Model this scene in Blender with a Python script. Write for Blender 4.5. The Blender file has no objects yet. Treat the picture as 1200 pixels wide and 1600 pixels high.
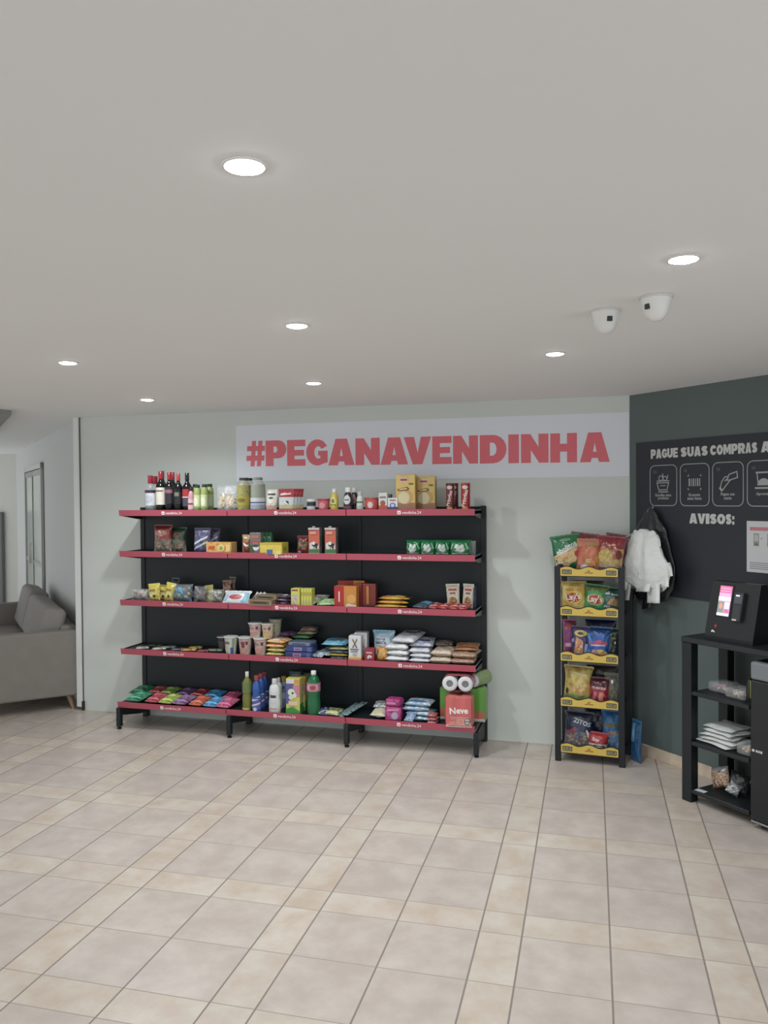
import bpy, bmesh, math, random
from mathutils import Vector, Matrix, Euler
from mathutils.geometry import tessellate_polygon
PI = math.pi
rnd = random.Random(7)
SC = bpy.context.scene
COL = SC.collection

# ------------------------------------------------------------------ camera, world, exposure
CAMZ = 1.718
FPX = 1255.37                                   # focal length in pixels of the 1200x1600 frame
RT = Vector((0.9634178, 0.26789358, -0.00769295))
UP = Vector((0.0026645, 0.01912883, 0.99981348))
FW = Vector((-0.26799076, 0.96325859, -0.01771525))
cam_data = bpy.data.cameras.new('camera')
cam_data.sensor_fit = 'AUTO'; cam_data.sensor_width = 36.0
cam_data.lens = 36.0 * FPX / 1600.0
cam_data.clip_start = 0.05
cam = bpy.data.objects.new('camera', cam_data); COL.objects.link(cam)
cam.matrix_world = Matrix(((RT.x, UP.x, -FW.x, 0), (RT.y, UP.y, -FW.y, 0), (RT.z, UP.z, -FW.z, CAMZ), (0, 0, 0, 1)))
SC.camera = cam

world = bpy.data.worlds.new('world'); SC.world = world; world.use_nodes = True
bgn = world.node_tree.nodes['Background']
bgn.inputs['Color'].default_value = (0.92, 0.97, 1.0, 1)
bgn.inputs['Strength'].default_value = 1.22
SC.view_settings.view_transform = 'Standard'
SC.view_settings.look = 'None'
SC.view_settings.gamma = 1.0
SC.view_settings.use_curve_mapping = False
SC.view_settings.exposure = 0.0
SPOT_W = 34.0
LAMP_EMIT = 40.0

# room measures (metres)
WALL_Y = 5.65
CEIL = 2.391
XL, XR = -4.135, 0.144
GD = Vector((0.70711, -0.70711, 0))             # along the green wall, towards the camera
GN = Vector((-0.70711, -0.70711, 0))            # its normal into the room

def at(px, py, Y):
    """point of the picture frame on the upright plane y = Y"""
    d = FW + RT * ((px - 600) / FPX) - UP * ((py - 800) / FPX)
    t = Y / d.y
    return Vector((d.x * t, Y, CAMZ + d.z * t))

# ------------------------------------------------------------------ materials
MUTED = False                                    # packaging inks are a little duller than pure colour
def lin(c):
    out = []
    if MUTED:
        g_ = 0.3 * c[0] + 0.59 * c[1] + 0.11 * c[2]; c = [0.95 * (v + (g_ - v) * 0.13) for v in c[:3]]
    for v in c[:3]:
        v = v / 255.0
        out.append(v / 12.92 if v <= 0.04045 else ((v + 0.055) / 1.055) ** 2.4)
    return (out[0], out[1], out[2], 1)
MATS = {}
def mat(c, rough=0.5, metal=0.0, kind='plain', emit=0.0, c2=None, c3=None, scale=30.0):
    key = (MUTED, tuple(c), rough, metal, kind, emit, c2, c3, scale)
    if key in MATS: return MATS[key]
    m = bpy.data.materials.new('%s_%d' % (kind, len(MATS))); m.use_nodes = True
    nt = m.node_tree; b = nt.nodes['Principled BSDF']
    b.inputs['Base Color'].default_value = lin(c)
    b.inputs['Roughness'].default_value = rough
    b.inputs['Metallic'].default_value = metal
    tc = nt.nodes.new('ShaderNodeTexCoord')
    def noise(sc, det=3.0, vec='Object'):
        n = nt.nodes.new('ShaderNodeTexNoise'); n.inputs['Scale'].default_value = sc; n.inputs['Detail'].default_value = det
        nt.links.new(tc.outputs[vec], n.inputs['Vector']); return n
    def bump(n, s, d=0.002):
        bp = nt.nodes.new('ShaderNodeBump'); bp.inputs['Strength'].default_value = s; bp.inputs['Distance'].default_value = d
        nt.links.new(n.outputs[0], bp.inputs['Height']); nt.links.new(bp.outputs[0], b.inputs['Normal'])
    if kind == 'film':                           # printed crinkled plastic
        bump(noise(38, 2), 0.9, 0.006); b.inputs['Coat Weight'].default_value = 0.4; b.inputs['Coat Roughness'].default_value = 0.15
    elif kind == 'clear':                        # see-through film
        b.inputs['Alpha'].default_value = 0.24; bump(noise(45, 2), 1.0, 0.006)
        b.inputs['Specular IOR Level'].default_value = 0.9
    elif kind == 'glass':
        b.inputs['Transmission Weight'].default_value = 0.85; b.inputs['IOR'].default_value = 1.35
    elif kind == 'emit':
        b.inputs['Emission Color'].default_value = lin(c); b.inputs['Emission Strength'].default_value = emit
    elif kind == 'wall':
        n = noise(1.3, 2, 'Object'); r = nt.nodes.new('ShaderNodeMapRange')
        mx = nt.nodes.new('ShaderNodeMix'); mx.data_type = 'RGBA'
        mx.inputs[6].default_value = lin(c); mx.inputs[7].default_value = lin(c2 or c)
        nt.links.new(n.outputs[0], mx.inputs[0]); nt.links.new(mx.outputs[2], b.inputs['Base Color'])
        bump(noise(160, 2), 0.12, 0.001)
    elif kind == 'cloth':
        bump(noise(420, 3), 0.35, 0.001)
        n = noise(9, 2); mx = nt.nodes.new('ShaderNodeMix'); mx.data_type = 'RGBA'
        mx.inputs[6].default_value = lin(c); mx.inputs[7].default_value = lin(c2 or c)
        nt.links.new(n.outputs[0], mx.inputs[0]); nt.links.new(mx.outputs[2], b.inputs['Base Color'])
    elif kind in ('print', 'grain'):             # busy printed picture: three blended colours
        n = noise(scale, 2); cr = nt.nodes.new('ShaderNodeValToRGB')
        e = cr.color_ramp.elements
        e[0].position = 0.36; e[0].color = lin(c); e[1].position = 0.62; e[1].color = lin(c3 or c2 or c)
        x = e.new(0.5); x.color = lin(c2 or c)
        nt.links.new(n.outputs[0], cr.inputs[0]); nt.links.new(cr.outputs[0], b.inputs['Base Color'])
        if kind == 'print': bump(noise(38, 2), 0.7, 0.005); b.inputs['Coat Weight'].default_value = 0.3
        else: bump(n, 0.6, 0.003)
    MATS[key] = m
    return m
def film(c, rough=0.32): return mat(c, rough, 0, 'film')
def clear(c=(225, 228, 230)): return mat(c, 0.16, 0, 'clear')
def pr(c, c2, c3=None, scale=45.0, rough=0.38): return mat(c, rough, 0, 'print', 0, tuple(c2), tuple(c3) if c3 else None, scale)

# ------------------------------------------------------------------ mesh helpers
class MB:
    def __init__(s): s.v = []; s.f = []; s.m = []
    def add(s, vs, fs, mi=0):
        o = len(s.v); s.v += [tuple(v) for v in vs]; s.f += [tuple(i + o for i in f) for f in fs]; s.m += [mi] * len(fs)
        return s
    def box(s, x0, y0, z0, x1, y1, z1, mi=0, M=None):
        vs = [Vector(p) for p in ((x0, y0, z0), (x1, y0, z0), (x1, y1, z0), (x0, y1, z0), (x0, y0, z1), (x1, y0, z1), (x1, y1, z1), (x0, y1, z1))]
        if M: vs = [M @ v for v in vs]
        return s.add(vs, [(0, 3, 2, 1), (4, 5, 6, 7), (0, 1, 5, 4), (1, 2, 6, 5), (2, 3, 7, 6), (3, 0, 4, 7)], mi)
    def rbox(s, x0, y0, z0, x1, y1, z1, r=0.004, seg=2, mi=0, M=None):
        bm = bmesh.new(); bmesh.ops.create_cube(bm, size=1.0)
        bmesh.ops.scale(bm, vec=(x1 - x0, y1 - y0, z1 - z0), verts=bm.verts)
        bmesh.ops.translate(bm, vec=((x0 + x1) / 2, (y0 + y1) / 2, (z0 + z1) / 2), verts=bm.verts)
        r = min(r, 0.45 * min(x1 - x0, y1 - y0, z1 - z0))
        bmesh.ops.bevel(bm, geom=bm.edges[:], offset=r, segments=seg, affect='EDGES', profile=0.5)
        bm.verts.ensure_lookup_table()
        vs = [(M @ v.co if M else v.co.copy()) for v in bm.verts]
        fs = [[v.index for v in f.verts] for f in bm.faces]
        bm.free(); return s.add(vs, fs, mi)
    def lathe(s, prof, seg=20, mi=0, c=(0, 0, 0), sy=1.0, M=None):
        vs = []; fs = []
        for r, z in prof:
            for k in range(seg):
                a = 2 * PI * k / seg
                p = Vector((c[0] + r * math.sin(a), c[1] - r * sy * math.cos(a), c[2] + z)); vs.append(M @ p if M else p)
        n = len(prof)
        for j in range(n - 1):
            for k in range(seg):
                k2 = (k + 1) % seg
                fs.append((j * seg + k, j * seg + k2, (j + 1) * seg + k2, (j + 1) * seg + k))
        if prof[0][0] > 1e-6: fs.append(tuple(range(seg - 1, -1, -1)))
        if prof[-1][0] > 1e-6: fs.append(tuple((n - 1) * seg + k for k in range(seg)))
        return s.add(vs, fs, mi)
    def tube(s, pts, r, seg=8, mi=0):
        pts = [Vector(p) for p in pts]; vs = []; fs = []
        for i, p in enumerate(pts):
            d = (pts[min(i + 1, len(pts) - 1)] - pts[max(i - 1, 0)]).normalized()
            a = d.cross(Vector((0, 0, 1)));
            if a.length < 1e-3: a = Vector((1, 0, 0))
            a.normalize(); b = d.cross(a)
            for k in range(seg):
                t = 2 * PI * k / seg; vs.append(p + (a * math.cos(t) + b * math.sin(t)) * r)
        for i in range(len(pts) - 1):
            for k in range(seg):
                fs.append((i * seg + k, i * seg + (k + 1) % seg, (i + 1) * seg + (k + 1) % seg, (i + 1) * seg + k))
        fs.append(tuple(range(seg - 1, -1, -1))); fs.append(tuple((len(pts) - 1) * seg + k for k in range(seg)))
        return s.add(vs, fs, mi)
    def build(s, name, mats, parent=None, smooth=False, loc=None):
        me = bpy.data.meshes.new(name); me.from_pydata([tuple(v) for v in s.v], [], s.f)
        if not isinstance(mats, (list, tuple)): mats = [mats]
        for m in mats: me.materials.append(m)
        for p, mi in zip(me.polygons, s.m): p.material_index = mi
        bm = bmesh.new(); bm.from_mesh(me)
        bmesh.ops.remove_doubles(bm, verts=bm.verts, dist=1e-5)
        bmesh.ops.recalc_face_normals(bm, faces=bm.faces); bm.to_mesh(me); bm.free()
        if smooth:
            for p in me.polygons: p.use_smooth = True
            me.set_sharp_from_angle(angle=math.radians(50))
        o = bpy.data.objects.new(name, me); COL.objects.link(o)
        if parent: o.parent = parent
        if loc: o.location = loc
        return o

def thing(name, label, cat, loc=(0, 0, 0), rot=(0, 0, 0), group=None):
    o = bpy.data.objects.new(name, None); COL.objects.link(o); o.empty_display_size = 0.05
    o.location = loc; o.rotation_euler = rot; o['label'] = label; o['category'] = cat
    if group: o['group'] = group
    return o
def tag(o, label, cat, group=None):
    o['label'] = label; o['category'] = cat
    if group: o['group'] = group
    return o
def struct(o): o['kind'] = 'structure'; return o

# text -> 2D triangles, from the built-in lettering
TXT = {}
def text2d(s, bold=0.0):
    k = (s, bold)
    if k in TXT: return TXT[k]
    cu = bpy.data.curves.new('lettering', 'FONT'); cu.body = s; cu.offset = bold; cu.resolution_u = 2
    cu.align_x = 'CENTER'
    o = bpy.data.objects.new('lettering', cu); COL.objects.link(o)
    bpy.context.view_layer.update()
    me = bpy.data.meshes.new_from_object(o.evaluated_get(bpy.context.evaluated_depsgraph_get()))
    vs = [v.co.copy() for v in me.vertices]; fs = [tuple(p.vertices) for p in me.polygons]
    bpy.data.objects.remove(o); bpy.data.curves.remove(cu); bpy.data.meshes.remove(me)
    x0 = min(v.x for v in vs); x1 = max(v.x for v in vs); y0 = min(v.y for v in vs); y1 = max(v.y for v in vs)
    w = x1 - x0; vs = [((v.x - (x0 + x1) / 2) / w, (v.y - (y0 + y1) / 2) / w) for v in vs]
    TXT[k] = (vs, fs, (y1 - y0) / w); return TXT[k]
def tris(loops):
    pl = [[Vector((x, y, 0)) for x, y in l] for l in loops]
    vs = [p for l in loops for p in l]
    return vs, [tuple(t) for t in tessellate_polygon(pl)]
def stroke(pts, w, closed=False):
    """flat ribbon along a 2D path -> one polygon per segment joined"""
    P = [Vector(p) for p in pts]; n = len(P); L = []; Rr = []
    for i in range(n):
        a = P[(i - 1) % n] if (closed or i > 0) else P[i]; b = P[(i + 1) % n] if (closed or i < n - 1) else P[i]
        d1 = (P[i] - a); d2 = (b - P[i])
        if d1.length < 1e-9: d1 = d2
        if d2.length < 1e-9: d2 = d1
        d1.normalize(); d2.normalize(); t = (d1 + d2)
        if t.length < 1e-6: t = d1
        t.normalize(); nn = Vector((-t.y, t.x)); k = 1 / max(0.5, nn.dot(Vector((-d1.y, d1.x))))
        L.append(P[i] + nn * w / 2 * k); Rr.append(P[i] - nn * w / 2 * k)
    vs = [tuple(p) for p in L + Rr]; fs = []
    for i in range(n if closed else n - 1):
        j = (i + 1) % n; fs.append((i, j, n + j, n + i))
    return vs, fs
def arc(cx, cy, rx, ry, a0, a1, n=8):
    return [(cx + rx * math.cos(math.radians(a0 + (a1 - a0) * i / n)), cy + ry * math.sin(math.radians(a0 + (a1 - a0) * i / n))) for i in range(n + 1)]
def rrect(x0, y0, x1, y1, r, n=4):
    return arc(x1 - r, y1 - r, r, r, 0, 90, n) + arc(x0 + r, y1 - r, r, r, 90, 180, n) + arc(x0 + r, y0 + r, r, r, 180, 270, n) + arc(x1 - r, y0 + r, r, r, 270, 360, n)

# chunky display capitals in a unit box
def glyph(c):
    out = []                                   # list of (verts, faces)
    T = lambda *l: out.append(tris(l))
    if c == '#':
        T([(.22, 0), (.44, 0), (.54, 1), (.32, 1)]); T([(.56, 0), (.78, 0), (.88, 1), (.66, 1)])
        T([(0, .22), (.96, .22), (.98, .42), (.02, .42)]); T([(.04, .6), (1, .6), (1, .8), (.06, .8)])
    elif c in 'PR':
        T([(0, 0), (.38, 0), (.38, .3), (.62, .3)] + arc(.62, .65, .38, .35, -90, 90) + [(0, 1)], [(.38, .53), (.38, .76), (.52, .76), (.57, .64), (.52, .53)])
        if c == 'R': T([(.4, .35), (.75, .38), (1.02, 0), (.62, 0)])
    elif c == 'E': T([(0, 0), (1, 0), (1, .25), (.4, .25), (.4, .39), (.92, .39), (.92, .61), (.4, .61), (.4, .75), (1, .75), (1, 1), (0, 1)])
    elif c in 'GC':
        o_ = arc(.52, .5, .52, .5, 35, 325, 14); i_ = arc(.56, .5, .19, .2, 320, 40, 8)
        if c == 'C': T([(1, .76)] + arc(.52, .5, .52, .5, 55, 305, 14) + [(1, .24)] + [(.75, .36)] + arc(.54, .5, .16, .2, 300, 60, 8) + [(.75, .64)])
        else: T([(.97, .74)] + arc(.52, .5, .52, .5, 52, 300, 14) + [(1, .12), (1, .56), (.56, .56), (.56, .38), (.66, .38), (.66, .26)] + arc(.56, .5, .18, .24, 290, 60, 8) + [(.72, .63)])
    elif c == 'A': T([(0, 0), (.36, 0), (.4, .14), (.6, .14), (.64, 0), (1, 0), (.72, 1), (.28, 1)], [(.44, .35), (.5, .66), (.56, .35)])
    elif c == 'N': T([(0, 0), (.36, 0), (.36, .44), (.66, 0), (1, 0), (1, 1), (.64, 1), (.64, .55), (.34, 1), (0, 1)])
    elif c == 'V': T([(.33, 0), (.68, 0), (1, 1), (.63, 1), (.51, .42), (.38, 1), (0, 1)])
    elif c == 'D': T([(0, 0), (.5, 0)] + arc(.5, .5, .5, .5, -90, 90, 10) + [(0, 1)], [(.38, .27), (.38, .73), (.5, .73)] + arc(.5, .5, .13, .22, 80, -80, 4) + [(.5, .27)])
    elif c == 'I': T([(0, 0), (1, 0), (1, 1), (0, 1)])
    elif c == 'H': T([(0, 0), (.37, 0), (.37, .37), (.63, .37), (.63, 0), (1, 0), (1, 1), (.63, 1), (.63, .64), (.37, .64), (.37, 1), (0, 1)])
    elif c in 'OQ':
        T(arc(.5, .5, .5, .5, 0, 350, 18), arc(.5, .5, .14, .22, 350, 0, 10))
        if c == 'Q': T([(.5, .22), (.72, .3), (1.0, -.08), (.72, -.1)])
    elif c == 'U': T([(0, 1), (0, .4)] + arc(.5, .4, .5, .4, 180, 360, 10) + [(1, 1), (.64, 1), (.64, .42)] + arc(.5, .4, .14, .14, 0, -180, 5) + [(.36, 1)])
    elif c == 'S': out.append(stroke(arc(.52, .7, .34, .155, 20, 270, 8) + arc(.48, .31, .34, .165, 90, -160, 8), .275))
    elif c == 'M': T([(0, 0), (.28, 0), (.28, .55), (.42, .15), (.58, .15), (.72, .55), (.72, 0), (1, 0), (1, 1), (.68, 1), (.5, .55), (.32, 1), (0, 1)])
    elif c == ':': T([(.1, 0), (.9, 0), (.9, .3), (.1, .3)]); T([(.1, .5), (.9, .5), (.9, .8), (.1, .8)])
    return out
def extrude2d(mb, vs, fs, fn, mi=0, th=0.002):
    """2D pieces put on a surface by fn(x, z, lift)"""
    n = len(vs)
    mb.add([fn(x, z, th) for x, z in vs] + [fn(x, z, 0.0) for x, z in vs], list(fs), mi)
    # rim
    cnt = {}
    for f in fs:
        for i in range(len(f)):
            e = (f[i], f[(i + 1) % len(f)]); k = tuple(sorted(e)); cnt.setdefault(k, []).append(e)
    o = len(mb.v) - 2 * n
    for k, es in cnt.items():
        if len(es) == 1:
            a, b = es[0]; mb.f.append((o + a, o + b, o + n + b, o + n + a)); mb.m.append(mi)

# ------------------------------------------------------------------ the room
def floor_material():
    m = bpy.data.materials.new('floor_tiles'); m.use_nodes = True; nt = m.node_tree; b = nt.nodes['Principled BSDF']
    N = nt.nodes.new; L = nt.links.new
    def M(op, a, c=None, d=None):
        n = N('ShaderNodeMath'); n.operation = op
        for i, v in enumerate((a, c, d)):
            if v is None: continue
            if isinstance(v, (int, float)): n.inputs[i].default_value = v
            else: L(v, n.inputs[i])
        return n.outputs[0]
    tc = N('ShaderNodeTexCoord'); sp = N('ShaderNodeSeparateXYZ'); L(tc.outputs['Object'], sp.inputs[0])
    X, Y = sp.outputs[0], sp.outputs[1]
    cs, sn, s = math.cos(0.018556), math.sin(0.018556), 0.332927
    U = M('DIVIDE', M('SUBTRACT', M('ADD', M('MULTIPLY', X, cs), M('MULTIPLY', Y, sn)), -0.43484), s)
    Vv = M('DIVIDE', M('SUBTRACT', M('SUBTRACT', M('MULTIPLY', Y, cs), M('MULTIPLY', X, sn)), 2.80921 + s), s)
    def axis(a):
        q = M('FLOOR', M('DIVIDE', a, 2.5)); r = M('SUBTRACT', a, M('MULTIPLY', q, 2.5))
        d = M('MINIMUM', M('MINIMUM', r, M('ABSOLUTE', M('SUBTRACT', r, 0.5))), M('MINIMUM', M('ABSOLUTE', M('SUBTRACT', r, 1.5)), M('SUBTRACT', 2.5, r)))
        idx = M('ADD', M('MULTIPLY', q, 3), M('ADD', M('GREATER_THAN', r, 0.5), M('GREATER_THAN', r, 1.5)))
        return d, idx, M('LESS_THAN', r, 0.5)
    du, iu, su = axis(U); dv, iv, sv = axis(Vv)
    cmb = N('ShaderNodeCombineXYZ'); L(iu, cmb.inputs[0]); L(iv, cmb.inputs[1])
    wn = N('ShaderNodeTexWhiteNoise'); wn.noise_dimensions = '3D'; L(cmb.outputs[0], wn.inputs['Vector'])
    small = M('MAXIMUM', su, sv)
    def mix(f, a, c):
        x = N('ShaderNodeMix'); x.data_type = 'RGBA'
        if isinstance(f, (int, float)): x.inputs[0].default_value = f
        else: L(f, x.inputs[0])
        for i, v in ((6, a), (7, c)):
            if isinstance(v, tuple): x.inputs[i].default_value = v
            else: L(v, x.inputs[i])
        return x.outputs[2]
    # marbling, shifted per tile
    off = N('ShaderNodeVectorMath'); off.operation = 'SCALE'; L(wn.outputs['Color'], off.inputs[0]); off.inputs['Scale'].default_value = 20
    ad = N('ShaderNodeVectorMath'); ad.operation = 'ADD'; L(tc.outputs['Object'], ad.inputs[0]); L(off.outputs[0], ad.inputs[1])
    n1 = N('ShaderNodeTexNoise'); n1.inputs['Scale'].default_value = 7; n1.inputs['Detail'].default_value = 5; n1.inputs['Roughness'].default_value = 0.6; L(ad.outputs[0], n1.inputs['Vector'])
    mr = N('ShaderNodeMapRange'); mr.inputs[1].default_value = 0.38; mr.inputs[2].default_value = 0.66; L(n1.outputs[0], mr.inputs[0])
    big = mix(mr.outputs[0], lin((192, 179, 171)), lin((208, 197, 188)))
    sml = mix(mr.outputs[0], lin((212, 202, 190)), lin((198, 181, 165)))
    tile = mix(small, big, sml)
    tile = mix(M('MULTIPLY', wn.outputs['Value'], 0.16), tile, lin((168, 158, 150)))
    gu = M('LESS_THAN', du, 0.0105); gv = M('LESS_THAN', dv, 0.0065)
    c1 = mix(gv, tile, lin((164, 152, 141))); c2 = mix(gu, c1, lin((138, 128, 120)))
    L(c2, b.inputs['Base Color']); b.inputs['Roughness'].default_value = 0.33
    g = M('MAXIMUM', gu, gv)
    bp = N('ShaderNodeBump'); bp.inputs['Strength'].default_value = 0.5; bp.inputs['Distance'].default_value = 0.002
    L(M('SUBTRACT', 1.0, g), bp.inputs['Height']); L(bp.outputs[0], b.inputs['Normal'])
    L(M('ADD', M('MULTIPLY', g, 0.4), 0.33), b.inputs['Roughness'])
    return m

GEND = Vector((XR, WALL_Y, 0)) + GD * 3.6
ROOM = [(-9.6, 9.72), (-8.19, 9.72), (XL, WALL_Y), (XR, WALL_Y), (GEND.x, GEND.y), (GEND.x, -3.0), (-9.6, -3.0)]
def slab(name, z0, z1, m):
    x0, x1, y0, y1 = -9.7, 3.2, -3.0, 9.9
    o = MB().box(x0, y0, z0, x1, y1, z1).build(name, m); return struct(o)
slab('floor', -0.1, 0.0, floor_material())
m_ceil = mat((242, 243, 243), 0.85, 0, 'wall', 0, (240, 241, 241))
slab('ceiling', CEIL, CEIL + 0.1, m_ceil)
def wall(name, a, b, m, th=0.12, z0=0.0, z1=CEIL):
    a = Vector((a[0], a[1], 0)); b = Vector((b[0], b[1], 0)); d = (b - a).normalized(); n = Vector((-d.y, d.x, 0))   # thickness away from the room
    vs = [a + Vector((0, 0, z0)), b + Vector((0, 0, z0)), b + n * th + Vector((0, 0, z0)), a + n * th + Vector((0, 0, z0))]
    vs += [v + Vector((0, 0, z1 - z0)) for v in vs]
    return struct(MB().add(vs, [(0, 3, 2, 1), (4, 5, 6, 7), (0, 1, 5, 4), (1, 2, 6, 5), (2, 3, 7, 6), (3, 0, 4, 7)]).build(name, m))
m_wall = mat((214, 219, 213), 0.8, 0, 'wall', 0, (209, 214, 210))
m_wall2 = mat((196, 198, 198), 0.75, 0, 'wall', 0, (200, 201, 198))
m_green = mat((94, 106, 105), 0.6, 0, 'wall', 0, (88, 100, 98))
wall('wall_back', (XL, WALL_Y), (XR, WALL_Y), m_wall)
wall('wall_right', (XR, WALL_Y), (GEND.x, GEND.y), m_green)
wall('wall_left', (-8.19, 9.72), (XL, WALL_Y), m_wall2)
wall('wall_far', (-9.6, 9.72), (-8.19, 9.72), mat((206, 207, 200), 0.8, 0, 'wall', 0, (203, 204, 198)))
# tiled skirting on the green wall
MG = Matrix.Translation((XR, WALL_Y, 0)) @ Matrix.Rotation(-PI / 4, 4, 'Z')        # local x along the green wall, -y into the room
struct(MB().rbox(0.012, -0.012, 0, 3.5, -0.0005, 0.075, 0.002, 1, 0, MG).build('baseboard_right', mat((204, 186, 164), 0.4, 0, 'grain', 0, (214, 198, 178), (196, 174, 150), 9)))
# corner strip with its dark joint at the end of the living-room partition
struct(MB().box(XL - 0.05, WALL_Y - 0.022, 0.03, XL - 0.003, WALL_Y + 0.02, CEIL - 0.001).build('trim_1', mat((226, 228, 226), 0.4)))
struct(MB().box(XL - 0.003, WALL_Y - 0.008, 0.0, XL + 0.0015, WALL_Y - 0.0005, CEIL - 0.001).build('trim_2', mat((58, 58, 54), 0.6)))
struct(MB().box(XL - 0.004, WALL_Y - 0.024, 0.0, XL + 0.010, WALL_Y - 0.0005, 0.075).build('trim_3', mat((36, 36, 36), 0.5)))
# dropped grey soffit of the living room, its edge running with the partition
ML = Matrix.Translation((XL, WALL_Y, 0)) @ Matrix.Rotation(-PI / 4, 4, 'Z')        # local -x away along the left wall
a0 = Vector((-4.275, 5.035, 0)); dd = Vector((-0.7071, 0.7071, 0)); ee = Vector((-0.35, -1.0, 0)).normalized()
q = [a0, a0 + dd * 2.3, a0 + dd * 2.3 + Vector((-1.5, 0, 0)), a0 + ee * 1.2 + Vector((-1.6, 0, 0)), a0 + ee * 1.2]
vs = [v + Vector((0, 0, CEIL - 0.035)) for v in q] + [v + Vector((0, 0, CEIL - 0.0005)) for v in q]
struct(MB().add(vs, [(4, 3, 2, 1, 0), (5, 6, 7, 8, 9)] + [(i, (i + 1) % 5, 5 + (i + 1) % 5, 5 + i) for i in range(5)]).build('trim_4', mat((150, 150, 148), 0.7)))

# sliding aluminium door in the partition wall
def sliding_door():
    a = (Vector((-7.1, 8.615, 0)) - Vector((XL, WALL_Y, 0))).length; b = (Vector((-5.88, 7.40, 0)) - Vector((XL, WALL_Y, 0))).length
    # local frame of ML: point at distance s from corner is x = -s
    ma = mat((176, 177, 174), 0.4, 0.3); mg = mat((205, 214, 206), 0.12); H = 2.13
    root = bpy.data.objects.new('door_1', None); COL.objects.link(root); root.matrix_world = ML; struct(root)
    f = MB()
    f.box(-a, -0.03, 0, -a + 0.06, -0.002, H); f.box(-b - 0.06, -0.03, 0, -b, -0.002, H); f.box(-a, -0.03, H - 0.06, -b, -0.002, H)
    f.build('door_frame', ma, root)
    for x0, x1, y in ((-a + 0.07, -(a + b) / 2 + 0.03, -0.024), (-(a + b) / 2 - 0.03, -b - 0.07, -0.028)):
        g = MB(); g.box(x0 + 0.05, y + 0.008, 0.05, x1 - 0.05, y + 0.014, H - 0.12); g.build('glass_panel', mg, root)
        s = MB()
        s.box(x0, y, 0.02, x0 + 0.05, y + 0.022, H - 0.07); s.box(x1 - 0.05, y, 0.02, x1, y + 0.022, H - 0.07)
        s.box(x0, y, H - 0.13, x1, y + 0.022, H - 0.07); s.box(x0, y, 0.02, x1, y + 0.022, 0.09); s.box(x0, y, 0.98, x1, y + 0.022, 1.03)
        s.build('sash', mat((128, 130, 126), 0.4, 0.3), root)
    MB().box(-(a + b) / 2 + 0.0, -0.075, 0.98, -(a + b) / 2 + 0.03, -0.046, 1.22).build('door_handle', mat((190, 190, 186), 0.3, 0.6), root)
sliding_door()
# dark grey upright panel at the very left of the far wall
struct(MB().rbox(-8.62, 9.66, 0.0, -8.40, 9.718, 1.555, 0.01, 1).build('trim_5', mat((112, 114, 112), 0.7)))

# ------------------------------------------------------------------ downlights
def downlight(x, y, label, watt=SPOT_W):
    t = thing('ceiling_downlight', label, 'ceiling light', (x, y, CEIL), group='recessed ceiling downlights')
    MB().lathe([(0.042, -0.0005), (0.047, -0.0005), (0.0475, -0.002), (0.046, -0.004), (0.0405, -0.0045), (0.0405, -0.0005)], 28).build('trim_ring', mat((235, 235, 232), 0.4), t, True)
    MB().lathe([(0.0, -0.003), (0.0405, -0.003), (0.0405, -0.0045), (0.03, -0.008), (0.0, -0.010)], 24).build('lamp_lens', mat((255, 255, 255), 0.4, 0, 'emit', LAMP_EMIT), t)
    ld = bpy.data.lights.new('downlight', 'SPOT'); ld.energy = watt; ld.spot_size = math.radians(156); ld.spot_blend = 0.9
    ld.shadow_soft_size = 0.035; ld.color = (0.92, 0.98, 1.0)
    lo = bpy.data.objects.new('downlight', ld); COL.objects.link(lo); lo.location = (0, 0, -0.03); lo.parent = t
    return t
DL = [(-0.704, 1.50, 'large bright recessed downlight nearest the viewer, alone high in the ceiling'),
      (0.21, 2.442, 'recessed downlight at the right, beyond it the two dome cameras'),
      (-1.161, 2.931, 'recessed downlight in the middle of the ceiling, in front of another close behind'),
      (-2.536, 3.379, 'recessed downlight at the far left of the ceiling'),
      (-0.236, 3.871, 'recessed downlight between the two dome cameras and the wall lettering'),
      (-1.648, 4.414, 'recessed downlight in the ceiling just above the hash sign of the wall lettering'),
      (-2.978, 4.789, 'smallest recessed downlight near the left end of the back wall')]
for d in DL: downlight(*d, watt=SPOT_W * (0.62 if d[1] < 2.0 else 0.8 if d[1] < 2.6 else 1.0 if d[1] < 3.5 else 1.42))

# ------------------------------------------------------------------ security cameras
def dome_camera(px, py, Y, look, label):
    p = at(px, py, Y); x, y = p.x, p.y
    t = thing('dome_camera', label, 'security camera', (x, y, CEIL), (0, 0, look), 'white dome cameras on the ceiling')
    MB().lathe([(0.05, -0.0005), (0.052, -0.006), (0.05, -0.012), (0.046, -0.03), (0.04, -0.052), (0.031, -0.07), (0.018, -0.081), (0, -0.085)], 28).build('housing', mat((226, 226, 223), 0.35), t, True)
    MB().lathe([(0.0505, -0.0), (0.055, -0.001), (0.055, -0.006), (0.05, -0.008)], 28).build('mounting_ring', mat((214, 214, 211), 0.4), t, True)
    w = MB(); w.rbox(-0.010, -0.0475, -0.047, 0.010, -0.036, -0.028, 0.003); w.build('lens', mat((60, 62, 64), 0.15), t)
dome_camera(946, 483, 3.04, 0.35, 'white dome camera on the ceiling with its lens facing right')
dome_camera(1025, 461, 2.88, -0.75, 'white dome camera on the ceiling nearer the right downlight, lens facing left')

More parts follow.
